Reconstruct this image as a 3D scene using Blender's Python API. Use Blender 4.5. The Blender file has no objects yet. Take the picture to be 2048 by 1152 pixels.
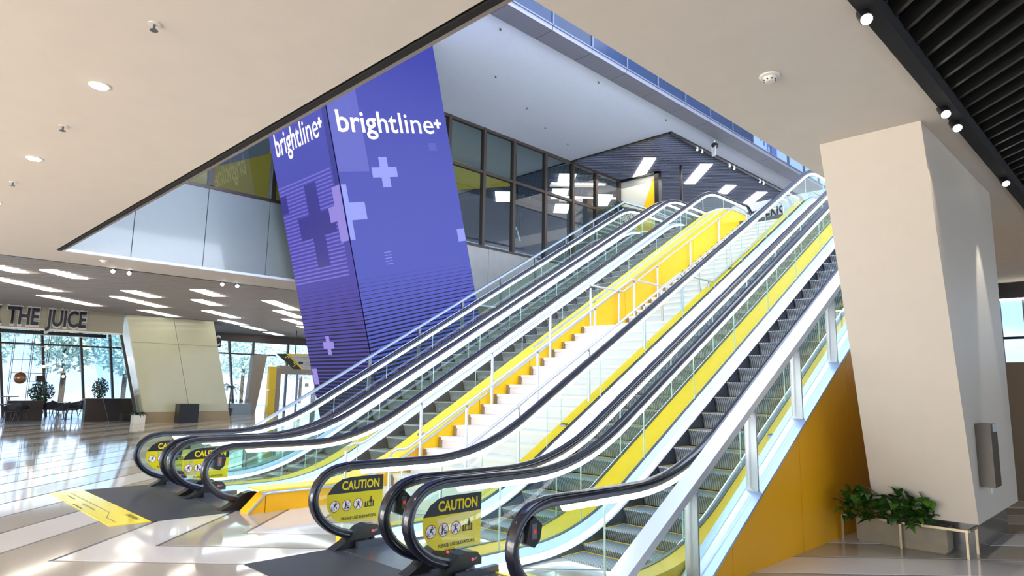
import bpy, bmesh, math, random
from mathutils import Vector, Matrix
random.seed(7)
S = bpy.context.scene
COL = S.collection
PI = math.pi

# ------------------------------------------------------------------ camera, world, lights
cam = bpy.data.cameras.new('camera'); camo = bpy.data.objects.new('camera', cam); COL.objects.link(camo)
yaw, pitch, roll = -0.7861, 0.1493, 0.0167
f = Vector((math.sin(yaw)*math.cos(pitch), math.cos(yaw)*math.cos(pitch), math.sin(pitch)))
r = Vector((math.cos(yaw), -math.sin(yaw), 0)); u = r.cross(f)
r2 = r*math.cos(roll)+u*math.sin(roll); u2 = -r*math.sin(roll)+u*math.cos(roll)
M = Matrix((r2, u2, -f)).transposed().to_4x4(); M.translation = Vector((6.305, -3.476, 1.670))
camo.matrix_world = M
cam.sensor_width = 36; cam.lens = 1330.63/2048*36; cam.clip_end = 400; cam.clip_start = .05
S.camera = camo
S.view_settings.view_transform = 'Standard'; S.view_settings.look = 'None'
S.view_settings.gamma = 1; S.view_settings.use_curve_mapping = False
S.view_settings.exposure = 0.14
S.cycles.transparent_max_bounces = 32; S.cycles.max_bounces = 9; S.cycles.glossy_bounces = 5
S.cycles.sample_clamp_indirect = 6

W = bpy.data.worlds.new('World'); S.world = W; W.use_nodes = True
nt = W.node_tree; nt.nodes.clear()
out = nt.nodes.new('ShaderNodeOutputWorld'); bg = nt.nodes.new('ShaderNodeBackground')
tc = nt.nodes.new('ShaderNodeTexCoord'); mp = nt.nodes.new('ShaderNodeMapping'); mp.inputs['Scale'].default_value = (2, 2, 5)
nz = nt.nodes.new('ShaderNodeTexNoise'); nz.inputs['Scale'].default_value = 1.6; nz.inputs['Detail'].default_value = 5
rp = nt.nodes.new('ShaderNodeValToRGB'); rp.color_ramp.elements[0].color = (.42, .66, 1, 1); rp.color_ramp.elements[1].color = (.95, .98, 1, 1)
rp.color_ramp.elements[0].position = .4; rp.color_ramp.elements[1].position = .62
nt.links.new(tc.outputs['Generated'], mp.inputs[0]); nt.links.new(mp.outputs[0], nz.inputs['Vector']); nt.links.new(nz.outputs[0], rp.inputs[0])
nt.links.new(rp.outputs[0], bg.inputs[0]); bg.inputs[1].default_value = 2.0; nt.links.new(bg.outputs[0], out.inputs[0])

def area(name, loc, rot, sx, sy, power, color):
    l = bpy.data.lights.new(name, 'AREA'); l.shape = 'RECTANGLE'; l.size = sx; l.size_y = sy; l.energy = power; l.color = color
    o = bpy.data.objects.new(name, l); COL.objects.link(o); o.location = loc; o.rotation_euler = rot; return o
sn = bpy.data.lights.new('sun', 'SUN'); sn.energy = 7; sn.angle = .02; sn.color = (1, .97, .92); sno = bpy.data.objects.new('sun', sn); COL.objects.link(sno); sno.rotation_euler = Vector((-.72, .02, -.7)).to_track_quat('-Z', 'Y').to_euler()
def spot(name, loc, target, power, color, size=1.2, blend=.6, rad=.04):
    l = bpy.data.lights.new(name, 'SPOT'); l.energy = power; l.color = color; l.spot_size = size; l.spot_blend = blend; l.shadow_soft_size = rad
    o = bpy.data.objects.new(name, l); COL.objects.link(o); o.location = loc
    o.rotation_euler = (Vector(target)-Vector(loc)).to_track_quat('-Z', 'Y').to_euler(); return o
area('void_fill', (-.3, 6.6, 13.2), (0, 0, 0), 6.6, 14, 720, (.76, .86, 1))            # added lamp below the closed roof, stands in for daylight in the void
R90 = PI/2
area('soffit_fill', (-4, -12.5, 1.5), (R90+.37, 0, 0), 24, 2.8, 2300, (1, .88, .74))  # unseen lamp added behind the viewer, tilted up to brighten the beige soffit
area('facade_daylight', (-30.6, 6, 2.2), (0, -R90, 0), 3.6, 22, 230, (.78, .88, 1))   # daylight through the far shopfront
area('upper_ceiling_fill', (10, 9, 8.2), (0, R90+.62, 0), 2.6, 24, 3300, (.78, .86, 1))      # added lamp out of view, tilted up to brighten the white ceiling
area('upper_hall_light', (-8, 22, 10.2), (0, 0, 0), 6, 9, 260, (1, .96, .9))
area('slat_ceiling_light', (-19, 5, 4.3), (0, 0, 0), 12, 14, 120, (1, .9, .75))
for i, x in enumerate((-.47, -3.37, -6.31)):
    spot('downlight_beam', (x, -2.1, 4.28), (x, -2.1, 0), 90, (1, .9, .78), 1.9, .8)

# ------------------------------------------------------------------ materials
MATS = {}
def mat(name, color, rough=.5, metal=0, emit=0, ecol=None, noise=0, nscale=8, bump=0, spec=.5, coat=0):
    m = bpy.data.materials.new(name); m.use_nodes = True; t = m.node_tree; b = t.nodes['Principled BSDF']
    b.inputs['Base Color'].default_value = (*color, 1); b.inputs['Roughness'].default_value = rough; b.inputs['Metallic'].default_value = metal
    b.inputs['Specular IOR Level'].default_value = spec
    if coat: b.inputs['Coat Weight'].default_value = coat; b.inputs['Coat Roughness'].default_value = .06
    if emit: b.inputs['Emission Color'].default_value = (*(ecol or color), 1); b.inputs['Emission Strength'].default_value = emit
    if noise or bump:
        c = t.nodes.new('ShaderNodeTexCoord'); n = t.nodes.new('ShaderNodeTexNoise'); n.inputs['Scale'].default_value = nscale; n.inputs['Detail'].default_value = 4
        t.links.new(c.outputs['Object'], n.inputs['Vector'])
        if noise:
            x = t.nodes.new('ShaderNodeMixRGB'); x.blend_type = 'MIX'
            x.inputs[1].default_value = (*[v*(1-noise) for v in color], 1); x.inputs[2].default_value = (*[min(1, v*(1+noise)) for v in color], 1)
            t.links.new(n.outputs[0], x.inputs[0]); t.links.new(x.outputs[0], b.inputs['Base Color'])
        if bump:
            p = t.nodes.new('ShaderNodeBump'); p.inputs['Strength'].default_value = bump; p.inputs['Distance'].default_value = .01
            t.links.new(n.outputs[0], p.inputs['Height']); t.links.new(p.outputs[0], b.inputs['Normal'])
    MATS[name] = m; return m
def glassmat(name, tint, ior=1.45, rough=0.0, boost=1.0):
    m = bpy.data.materials.new(name); m.use_nodes = True; t = m.node_tree; t.nodes.clear()
    o = t.nodes.new('ShaderNodeOutputMaterial'); mx = t.nodes.new('ShaderNodeMixShader'); tr = t.nodes.new('ShaderNodeBsdfTransparent')
    g = t.nodes.new('ShaderNodeBsdfGlossy'); fr = t.nodes.new('ShaderNodeFresnel'); fr.inputs[0].default_value = ior
    mu = t.nodes.new('ShaderNodeMath'); mu.operation = 'MULTIPLY'; mu.inputs[1].default_value = boost; mu.use_clamp = True
    tr.inputs[0].default_value = (*tint, 1); g.inputs['Roughness'].default_value = rough
    gm = t.nodes.new('ShaderNodeNewGeometry'); iv = t.nodes.new('ShaderNodeMath'); iv.operation = 'SUBTRACT'; iv.inputs[0].default_value = 1
    t.links.new(gm.outputs['Backfacing'], iv.inputs[1]); m2 = t.nodes.new('ShaderNodeMath'); m2.operation = 'MULTIPLY'
    t.links.new(fr.outputs[0], mu.inputs[0]); t.links.new(mu.outputs[0], m2.inputs[0]); t.links.new(iv.outputs[0], m2.inputs[1]); t.links.new(m2.outputs[0], mx.inputs[0]); t.links.new(tr.outputs[0], mx.inputs[1]); t.links.new(g.outputs[0], mx.inputs[2]); t.links.new(mx.outputs[0], o.inputs[0])
    MATS[name] = m; return m

BEIGE = mat('beige_plaster', (.66, .60, .53), .7, noise=.04, nscale=3)
WHITEP = mat('white_plaster', (.80, .85, .97), .7, noise=.03)
COLM = mat('column_plaster', (.58, .515, .435), .55, noise=.03)
CREAM = mat('cream_panel', (.50, .50, .36), .25, noise=.05, nscale=2, coat=.5)
BLACK = mat('black_metal', (.012, .012, .014), .35)
BLACKM = mat('black_matte', (.008, .008, .008), .9)
SLATR = mat('dark_slat', (.02, .02, .018), .4)
SLATL = mat('grey_slat', (.20, .185, .18), .35, metal=.3)
SLATU = mat('blue_grey_slat', (.22, .24, .34), .35, metal=.3)
PLEN = mat('dark_plenum', (.01, .01, .012), .9)
LAMP = mat('lamp_diffuser', (1, .97, .9), .5, emit=5, ecol=(1, .94, .82))
LAMPW = mat('lamp_white', (1, 1, 1), .5, emit=16, ecol=(1, .96, .92))
TW = mat('white_terrazzo', (.66, .62, .58), .07, noise=.08, nscale=40, spec=.6)
TG = mat('taupe_terrazzo', (.40, .35, .29), .07, noise=.12, nscale=40, spec=.6)
JOINT = mat('dark_joint', (.09, .08, .09), .2)
MATG = mat('dark_grey_mat', (.028, .030, .040), .5, noise=.3, nscale=120)
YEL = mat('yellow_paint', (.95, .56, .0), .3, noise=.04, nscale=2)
YELB = mat('bright_yellow', (.95, .62, .0), .3)
YELO = mat('orange_yellow_panel', (.80, .38, .005), .4, noise=.08, nscale=1.5)
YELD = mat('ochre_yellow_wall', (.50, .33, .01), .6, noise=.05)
STEEL = mat('brushed_steel', (.66, .70, .78), .38, metal=.85)
STEELP = mat('satin_steel_post', (.34, .36, .42), .38, metal=.7)
STEELB = mat('bright_steel', (.52, .64, .84), .3, metal=.75)
STEELD = mat('dark_steel', (.16, .17, .20), .3, metal=.8, noise=.1)
SKIRT = mat('skirt_steel', (.12, .13, .17), .22, metal=.7)
RUBBER = mat('black_rubber', (.008, .008, .020), .16, spec=.5, coat=.25)
LED = mat('led_strip', (1, 1, 1), .5, emit=5, ecol=(.93, .96, 1))
TREAD = mat('stair_tread_stone', (.80, .76, .72), .45, noise=.04, nscale=30)
RISER = mat('stair_riser_stone', (.74, .71, .70), .5, noise=.04, nscale=30)
BROWN = mat('brown_end', (.30, .20, .10), .5)
PANELG = mat('grey_glass_panel', (.25, .29, .29), .3, noise=.03, coat=.3)
STONEG = mat('grey_marble', (.38, .37, .36), .25, noise=.12, nscale=3)
CONC = mat('concrete', (.27, .235, .17), .6, noise=.25, nscale=6, bump=.1)
BRONZE = mat('bronze_frame', (.08, .06, .05), .35, metal=.4)
WOOD = mat('dark_wood', (.035, .018, .012), .4)
WOODG = mat('grey_wood', (.36, .31, .27), .5, noise=.1)
LEAF = mat('dark_leaf', (.016, .055, .008), .4, noise=.5, nscale=14)
LEAFB = mat('tree_leaf', (.55, .72, .60), .5, noise=.5, nscale=3)
SOIL = mat('soil', (.02, .015, .01), .9)
TRUNK = mat('bark', (.12, .08, .05), .8)
LGREY = mat('pale_grey_signboard', (.55, .55, .54), .5)
INK = mat('black_ink', (.008, .008, .02), .35)
SIGNY = mat('sign_yellow', (.78, .62, .0), .3)
WHITE = mat('white_print', (.85, .87, .9), .4)
RED = mat('red_light', (.9, .02, .02), .4, emit=4, ecol=(1, .02, .05))
REDP = mat('red_print', (.4, .01, .01), .4)
CONCF = mat('paving', (.5, .5, .5), .8, noise=.1)
PLASW = mat('white_plastic', (.75, .73, .68), .4)
AMBER = mat('amber_glass', (.25, .10, .03), .1, coat=1)
CHAIRM = mat('chair_fabric', (.03, .03, .045), .7)
MAPLE = mat('dark_floor_stone', (.10, .09, .08), .3)
GLASS = glassmat('balustrade_glass', (.90, .965, .94))
GLASSW = glassmat('window_glass', (.80, .88, .90), 1.5, 0, 1.8)
GLASSD = mat('dark_window_glass', (.012, .03, .085), .22, spec=.35, noise=.5, nscale=.6)
GLASSC = glassmat('shopfront_glass', (.85, .93, 1.0), 1.45, 0, 1.2)
GEDGE = mat('glass_edge', (.45, .62, .60), .2)

def step_mat():
    m = mat('escalator_step', (.20, .22, .26), .38, metal=.45); t = m.node_tree; b = t.nodes['Principled BSDF']
    c = t.nodes.new('ShaderNodeTexCoord'); w = t.nodes.new('ShaderNodeTexWave'); w.bands_direction = 'X'; w.inputs['Scale'].default_value = 11
    t.links.new(c.outputs['Object'], w.inputs['Vector'])
    rr = t.nodes.new('ShaderNodeValToRGB'); rr.color_ramp.elements[0].color = (.10, .115, .14, 1); rr.color_ramp.elements[1].color = (.42, .46, .52, 1)
    t.links.new(w.outputs[0], rr.inputs[0]); t.links.new(rr.outputs[0], b.inputs['Base Color'])
    p = t.nodes.new('ShaderNodeBump'); p.inputs['Strength'].default_value = .6; p.inputs['Distance'].default_value = .01
    t.links.new(w.outputs[0], p.inputs['Height']); t.links.new(p.outputs[0], b.inputs['Normal']); return m
STEP = step_mat()
def screen_mat(name, c1, c2, hscale):
    """LED screen: blue video picture; the rows of the lower third are parted by black gaps that widen downwards."""
    m = bpy.data.materials.new(name); m.use_nodes = True; t = m.node_tree; b = t.nodes['Principled BSDF']
    c = t.nodes.new('ShaderNodeTexCoord'); sp = t.nodes.new('ShaderNodeSeparateXYZ'); t.links.new(c.outputs['Object'], sp.inputs[0])
    g = t.nodes.new('ShaderNodeMapRange'); g.inputs[1].default_value = 3.6; g.inputs[2].default_value = 10; t.links.new(sp.outputs[2], g.inputs[0])
    mx = t.nodes.new('ShaderNodeMixRGB'); mx.inputs[1].default_value = (*c1, 1); mx.inputs[2].default_value = (*c2, 1); t.links.new(g.outputs[0], mx.inputs[0])
    fr = t.nodes.new('ShaderNodeMath'); fr.operation = 'MULTIPLY'; fr.inputs[1].default_value = 1/.092; t.links.new(sp.outputs[2], fr.inputs[0])
    fc = t.nodes.new('ShaderNodeMath'); fc.operation = 'FRACT'; t.links.new(fr.outputs[0], fc.inputs[0])
    th = t.nodes.new('ShaderNodeMapRange'); th.inputs[1].default_value = 4.25; th.inputs[2].default_value = 1.2; th.inputs[3].default_value = 0; th.inputs[4].default_value = .8
    t.links.new(sp.outputs[2], th.inputs[0])
    gt = t.nodes.new('ShaderNodeMath'); gt.operation = 'GREATER_THAN'; t.links.new(fc.outputs[0], gt.inputs[0]); t.links.new(th.outputs[0], gt.inputs[1])
    mul = t.nodes.new('ShaderNodeMixRGB'); mul.inputs[1].default_value = (.004, .003, .012, 1); t.links.new(gt.outputs[0], mul.inputs[0]); t.links.new(mx.outputs[0], mul.inputs[2])
    b.inputs['Base Color'].default_value = (.01, .01, .02, 1); b.inputs['Roughness'].default_value = .5; b.inputs['Specular IOR Level'].default_value = .15
    t.links.new(mul.outputs[0], b.inputs['Emission Color']); b.inputs['Emission Strength'].default_value = .74
    return m
SCR = screen_mat('screen_right_face', (.105, .125, .62), (.045, .055, .46), 1)
SCL = screen_mat('screen_left_face', (.085, .065, .42), (.10, .12, .62), 1)
def emis(name, c, s=1): 
    return mat(name, (0, 0, 0), .5, emit=s, ecol=c)
E_WHITE = emis('screen_white', (1, .96, 1), 1.1)
E_LIGHT = emis('screen_light_blue', (.26, .30, .85), .9)
E_LILAC = emis('screen_lilac', (.30, .24, .72), .9)
E_DARK = emis('screen_dark_blue', (.045, .035, .30), .8)
E_MID = emis('screen_mid_blue', (.075, .08, .52), .85)
E_LINE = emis('screen_line', (.17, .14, .62), .9)
E_PIC1 = emis('mural_glow_blue', (.05, .16, .75), .9)
E_PIC2 = emis('mural_glow_white', (.55, .75, 1), .9)
E_PIC3 = emis('mural_glow_pink', (.45, .25, .55), .8)

# ------------------------------------------------------------------ builders
class MB:
    def __init__(s): s.v = []; s.f = []; s.m = []
    def add(s, vs, fs, mi=0):
        n = len(s.v); s.v += [tuple(v) for v in vs]; s.f += [[n+i for i in q] for q in fs]; s.m += [mi]*len(fs); return s
    def box(s, x0, x1, y0, y1, z0, z1, mi=0):
        vs = [(x, y, z) for z in (z0, z1) for y in (y0, y1) for x in (x0, x1)]
        return s.add(vs, [(0, 2, 3, 1), (4, 5, 7, 6), (0, 1, 5, 4), (2, 6, 7, 3), (0, 4, 6, 2), (1, 3, 7, 5)], mi)
    def hexa(s, lo, hi, mi=0):      # two quads of points (bottom, top)
        return s.add(list(lo)+list(hi), [(3, 2, 1, 0), (4, 5, 6, 7), (0, 1, 5, 4), (1, 2, 6, 5), (2, 3, 7, 6), (3, 0, 4, 7)], mi)
    def prismx(s, poly, x0, x1, mi=0, mside=None):   # polygon in (y,z) extruded in x
        n = len(poly); vs = [(x0, a, b) for a, b in poly]+[(x1, a, b) for a, b in poly]
        s.add(vs, [list(range(n))[::-1], list(range(n, 2*n))], mi)
        k = len(s.v)-2*n
        for i in range(n):
            j = (i+1) % n; s.f.append([k+i, k+j, k+n+j, k+n+i]); s.m.append(mi if mside is None else mside)
        return s
    def prismz(s, poly, z0, z1, mi=0):
        n = len(poly); vs = [(a, b, z0) for a, b in poly]+[(a, b, z1) for a, b in poly]
        return s.add(vs, [list(range(n))[::-1], list(range(n, 2*n))]+[[i, (i+1) % n, n+(i+1) % n, n+i] for i in range(n)], mi)
    def prismy(s, poly, y0, y1, mi=0):  # (x,z)
        n = len(poly); vs = [(a, y0, b) for a, b in poly]+[(a, y1, b) for a, b in poly]
        return s.add(vs, [list(range(n)), list(range(n, 2*n))[::-1]]+[[i, n+i, n+(i+1) % n, (i+1) % n] for i in range(n)], mi)
    def tube(s, pts, rad, n=8, mi=0):
        pts = [Vector(p) for p in pts]; rings = []
        for i, p in enumerate(pts):
            a = pts[max(i-1, 0)]; b = pts[min(i+1, len(pts)-1)]; d = (b-a).normalized()
            up = Vector((0, 0, 1)) if abs(d.z) < .95 else Vector((1, 0, 0))
            e1 = d.cross(up).normalized(); e2 = e1.cross(d)
            rr = rad[i] if isinstance(rad, (list, tuple)) else rad
            rings.append([p+e1*rr*math.cos(2*PI*k/n)+e2*rr*math.sin(2*PI*k/n) for k in range(n)])
        vs = [v for rg in rings for v in rg]; fs = []
        for i in range(len(pts)-1):
            for k in range(n): fs.append((i*n+k, i*n+(k+1) % n, (i+1)*n+(k+1) % n, (i+1)*n+k))
        fs.append(tuple(range(n))[::-1]); fs.append(tuple(range((len(pts)-1)*n, len(pts)*n)))
        return s.add(vs, fs, mi)
    def lathe(s, prof, cx, cy, n=20, mi=0):   # prof (r,z)
        vs = [(cx+rr*math.cos(2*PI*k/n), cy+rr*math.sin(2*PI*k/n), z) for rr, z in prof for k in range(n)]; fs = []
        for i in range(len(prof)-1):
            for k in range(n): fs.append((i*n+k, i*n+(k+1) % n, (i+1)*n+(k+1) % n, (i+1)*n+k))
        fs.append(tuple(range(n))[::-1]); fs.append(tuple(range((len(prof)-1)*n, len(prof)*n)))
        return s.add(vs, fs, mi)
    def ball(s, c, rx, ry=None, rz=None, n=10, mi=0):
        ry = ry or rx; rz = rz or rx; m = n//2+1
        prof = [(max(math.sin(PI*i/m), .01), -math.cos(PI*i/m)) for i in range(m+1)]
        vs = [(c[0]+rr*rx*math.cos(2*PI*k/n), c[1]+rr*ry*math.sin(2*PI*k/n), c[2]+z*rz) for rr, z in prof for k in range(n)]
        fs = [(i*n+k, i*n+(k+1) % n, (i+1)*n+(k+1) % n, (i+1)*n+k) for i in range(m) for k in range(n)]
        return s.add(vs, fs, mi)
    def build(s, name, mats, parent=None, smooth=False, loc=None):
        me = bpy.data.meshes.new(name); off = Vector(loc) if loc is not None else Vector((0, 0, 0))
        me.from_pydata([tuple(Vector(v)-off) for v in s.v], [], s.f)
        for m in (mats if isinstance(mats, (list, tuple)) else [mats]): me.materials.append(m)
        if any(s.m): me.polygons.foreach_set('material_index', s.m)
        if smooth:
            me.polygons.foreach_set('use_smooth', [True]*len(me.polygons))
        me.update()
        bm = bmesh.new(); bm.from_mesh(me); bmesh.ops.recalc_face_normals(bm, faces=bm.faces)
        if smooth:
            for e in bm.edges:
                if len(e.link_faces) == 2 and e.calc_face_angle(0) > .7: e.smooth = False
        bm.to_mesh(me); bm.free()
        o = bpy.data.objects.new(name, me); COL.objects.link(o); o.location = off
        if parent is not None:
            o.parent = parent; o.location = off-Vector(world_loc(parent))
        return o
def world_loc(o):
    v = Vector(o.location)
    while o.parent is not None: o = o.parent; v = v+Vector(o.location)
    return v
def inst(src, name, loc, parent, rotz=0):
    o = bpy.data.objects.new(name, src if isinstance(src, bpy.types.Mesh) else src.data); COL.objects.link(o)
    o.parent = parent; o.location = Vector(loc)-world_loc(parent) if parent else Vector(loc); o.rotation_euler[2] = rotz; return o
def thing(name, label, cat, loc=(0, 0, 0), group=None):
    o = bpy.data.objects.new(name, None); o.empty_display_size = .2; COL.objects.link(o); o.location = loc
    return tag(o, label, cat, group)
def tag(o, label, cat, group=None):
    o['label'] = label; o['category'] = cat
    if group: o['group'] = group
    return o
def struct(o): o['kind'] = 'structure'; return o
def stuff(o): o['kind'] = 'stuff'; return o

FONT = None
def text_obj(name, body, matl, origin, ex, ey, width, height, parent=None, bold=0.0, depth=.004, refchar='H', space=1.0):
    """flat lettering: ex/ey unit vectors of the writing plane, fitted to width x cap height"""
    cu = bpy.data.curves.new('lettering', 'FONT'); cu.body = body; cu.size = 1; cu.offset = bold; cu.extrude = 0; cu.space_character = space; cu.resolution_u = 3
    to = bpy.data.objects.new('lettering_source', cu); COL.objects.link(to)
    bpy.context.view_layer.update()
    me = bpy.data.meshes.new_from_object(to.evaluated_get(bpy.context.evaluated_depsgraph_get()))
    bpy.data.objects.remove(to)
    xs = [v.co.x for v in me.vertices]; x0, x1 = min(xs), max(xs)
    base = 0.0; cap = .69 if refchar == 'H' else .73
    ex = Vector(ex); ey = Vector(ey); n = ex.cross(ey); O = Vector(origin)
    sx = width/(x1-x0); sy = height/cap
    for v in me.vertices: v.co = ex*((v.co.x-x0)*sx)+ey*(v.co.y*sy)+n*depth
    me.name = name; me.materials.clear(); me.materials.append(matl)
    o = bpy.data.objects.new(name, me); COL.objects.link(o)
    if parent is not None: o.parent = parent; o.location = O-world_loc(parent)
    else: o.location = O
    return o
def planar(name, polys, matl, origin, ex, ey, parent=None, depth=.004):
    ex = Vector(ex); ey = Vector(ey); n = ex.cross(ey); b = MB(); O = Vector(origin)
    for p in polys: b.add([O+ex*a+ey*c+n*depth for a, c in p], [list(range(len(p)))])
    return b.build(name, matl, parent, loc=tuple(O))
def cross(u, v, w, h, t): 
    a, b = w/2, h/2; t /= 2
    return [(u-t, v-b), (u+t, v-b), (u+t, v-t), (u+a, v-t), (u+a, v+t), (u+t, v+t), (u+t, v+b), (u-t, v+b), (u-t, v+t), (u-a, v+t), (u-a, v-t), (u-t, v-t)]
def rect(a, b, c, d): return [(a, c), (b, c), (b, d), (a, d)]
def disc(cx, cy, rr, n=20): return [(cx+rr*math.cos(2*PI*k/n), cy+rr*math.sin(2*PI*k/n)) for k in range(n)]
def bar(x0, y0, x1, y1, w):
    dx, dy = x1-x0, y1-y0; L = math.hypot(dx, dy); nx, ny = -dy/L*w/2, dx/L*w/2
    return [(x0+nx, y0+ny), (x0-nx, y0-ny), (x1-nx, y1-ny), (x1+nx, y1+ny)]

# ------------------------------------------------------------------ heights
ZC = 4.35        # soffit over the lower hall
ZU = 6.60        # upper level
ZW = 10.58        # white ceiling over the void
TA = .5802; YK = 2.3147; YT = YK+ZU/TA; HR = .8726
def Bl(y):       # level of the escalator band: flat, incline, flat
    a = .8; b = .55
    if y < YK-a: return 0
    if y < YK+a: return TA*(y-YK+a)**2/(4*a)
    if y < YT-b: return TA*(y-YK)
    if y < YT+b: return ZU-TA*(YT+b-y)**2/(4*b)
    return ZU
def frange(a, b, n): return [a+(b-a)*i/n for i in range(n+1)]
YS = [.0, 1.0]+frange(YK-.8, YK+.8, 12)+frange(YT-.55, YT+.55, 10)+[16.2]
def ys_between(a, b): return [a]+[y for y in YS if a+.02 < y < b-.02]+[b]
def sweep(mb, cross_, y0, y1, mi=0, base=Bl):
    ys = ys_between(y0, y1); n = len(cross_)
    vs = [(x, y, base(y)+dz) for y in ys for x, dz in cross_]; fs = []
    for i in range(len(ys)-1):
        for k in range(n): fs.append((i*n+k, i*n+(k+1) % n, (i+1)*n+(k+1) % n, (i+1)*n+k))
    fs.append(tuple(range(n))); fs.append(tuple(range((len(ys)-1)*n, len(ys)*n))[::-1])
    return mb.add(vs, fs, mi)

# ------------------------------------------------------------------ setting: floor with zigzag terrazzo bands
FX0, FX1, FY0, FY1 = -34.0, 14.0, -12.0, 22.0
b = MB(); b.box(FX0, FX1, FY0, FY1, -.3, -.004); floor = struct(b.build('floor', JOINT))
b = MB(); b.box(-120, 60, -90, 90, -.5, -.31); g = struct(b.build('trim_1', CONCF))
def clip(poly, ax, val, keep_less):
    out = []
    for i in range(len(poly)):
        p, q = poly[i], poly[(i+1) % len(poly)]
        ip = (p[ax] <= val) if keep_less else (p[ax] >= val); iq = (q[ax] <= val) if keep_less else (q[ax] >= val)
        if ip: out.append(p)
        if ip != iq:
            t = (val-p[ax])/(q[ax]-p[ax]); out.append((p[0]+t*(q[0]-p[0]), p[1]+t*(q[1]-p[1])))
    return out
AX = -1.35
rnd = random.Random(3)
for k in range(-52, 26):
    v0 = -1.87+.92*k+.03; v1 = -1.87+.92*(k+1)-.03; mb = MB(); any_ = False
    for sgn, xe in ((-1, FX0), (1, FX1)):
        L = abs(xe-AX); p = [(AX, v0), (AX+sgn*L, v0+L), (AX+sgn*L, v1+L), (AX, v1)]
        p = clip(p, 1, FY0, False) if p else p
        p = clip(p, 1, FY1, True) if len(p) > 2 else []
        if len(p) > 2: mb.prismz(p, -.004, 0); any_ = True
    if any_: mb.build('terrazzo_band', TW if k % 2 == 0 else TG, floor)

# lower soffit (beige) with the void cut out: x -10..3.35, y -.6..
b = MB()
b.prismz([(-11.55, FY0), (4.93, FY0), (4.93, 17), (3.35, 17), (3.35, -.6), (-10.06, -.6), (-10.06, 17), (-11.55, 17)], ZC, ZC+.35)
struct(b.build('ceiling', BEIGE))
# dark reveal along the void edge
b = MB(); b.box(-10, 3.35, -.66, -.56, ZC+.35, ZC+.62); b.box(3.3, 3.4, -.6, 17, ZC+.35, ZC+.45)
struct(b.build('trim_2', BLACKM))
b = MB(); b.box(-10, 3.35, -.57, -.50, ZC-.005, ZC+.14); struct(b.build('trim_3', BLACKM))
b = MB(); b.box(-10, 3.35, -.50, -.43, ZC+.02, ZC+.16); struct(b.build('trim_4', WOODG))
# floor slab edge of the upper level above the soffit on the viewer's side
b = MB(); b.box(-10, 14, FY0, -.66, ZC+.36, 6.3); b.box(3.42, 14, -.66, 22, ZC+.6, 6.3); struct(b.build('ceiling', WHITEP))
struct(MB().box(-24.2, 30, FY0, 33, 13.4, 13.6).build('ceiling', WHITEP))  # unseen roof, added to shut sky and sun out of the void
# black track channel and slats right
b = MB(); b.box(4.93, 5.05, FY0, 17, ZC-.02, ZC+.12); b.box(4.93, 14, FY0, 17, ZC+.42, ZC+.5)
cr = struct(b.build('ceiling', PLEN))
y = -8.0
while y < 17:
    L = min(9.0, (y+12)); d = .012
    m = MB(); m.hexa([(5.0-d, y-d, ZC+.1), (5.0+d, y+d, ZC+.1), (5.0+d+L, y+d-L, ZC+.1), (5.0-d+L, y-d-L, ZC+.1)], [(5.0-d, y-d, ZC+.24), (5.0+d, y+d, ZC+.24), (5.0+d+L, y+d-L, ZC+.24), (5.0-d+L, y-d-L, ZC+.24)])
    m.build('slat', SLATR, cr, loc=(5.0, y, ZC+.1)); y += .28

def slat_field(x0, x1, y0, y1, z, matl, pitch, lamps, name='ceiling'):
    """slats run along (1,1); joined: far too fine to pick apart from here"""
    b = MB(); b.box(x0, x1, y0, y1, z+.30, z+.36); root = struct(b.build(name, PLEN))
    m = MB(); c = y0-x1
    while c < y1-x0:            # line y = x + c
        xa, xb = max(x0, y0-c), min(x1, y1-c)
        if xb-xa > .1:
            d = .011
            m.hexa([(xa-d, xa+c+d, z), (xa+d, xa+c-d, z), (xb+d, xb+c-d, z), (xb-d, xb+c+d, z)], [(xa-d, xa+c+d, z+.11), (xa+d, xa+c-d, z+.11), (xb+d, xb+c-d, z+.11), (xb-d, xb+c+d, z+.11)])
        c += pitch
    stuff(m.build('slats', matl, root))
    for (cx, cy, L, w) in lamps:   # long axis along (-1,1)
        e = Vector((-1, 1, 0)).normalized()*L/2; g_ = Vector((1, 1, 0)).normalized()*w/2; C = Vector((cx, cy, 0))
        q = [C-e-g_, C+e-g_, C+e+g_, C-e+g_]
        t = thing('ceiling_light', next(LL), 'light', (cx, cy, z+.13), GR[0])
        MB().hexa([(p.x, p.y, z-.006) for p in q], [(p.x, p.y, z+.06) for p in q]).build('diffuser', LAMP, t)
        q2 = [C-e*1.02-g_*1.1, C+e*1.02-g_*1.1, C+e*1.02+g_*1.1, C-e*1.02+g_*1.1]
        MB().hexa([(p.x, p.y, z+.06) for p in q2], [(p.x, p.y, z+.25) for p in q2]).build('housing', BLACK, t)
    return root
low_lamps = [(-14.2, .4, 1.3, .42), (-17.4, .1, 2.6, .42), (-20.9, 1.95, 2.9, .42), (-19.2, 3.65, 2.9, .42), (-16.8, 3.0, 1.6, .42), (-22.8, 5.4, 2.6, .42), (-14.8, 4.3, 1.5, .42), (-17.4, 5.25, 1.5, .42), (-16.0, 7.3, 2.8, .42), (-21.0, 7.2, 2.7, .42), (-14.4, -.8, 1.0, .42),
             (-18.6, 8.9, 2.6, .42), (-24.2, 9.0, 2.4, .42), (-21.4, 10.6, 2.6, .42), (-26.5, 11.0, 2.4, .42), (-24.0, 12.6, 2.4, .42), (-29, 13.2, 2.2, .42), (-27, 15, 2.2, .42), (-21.8, -1.2, 2.6, .42)]
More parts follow.
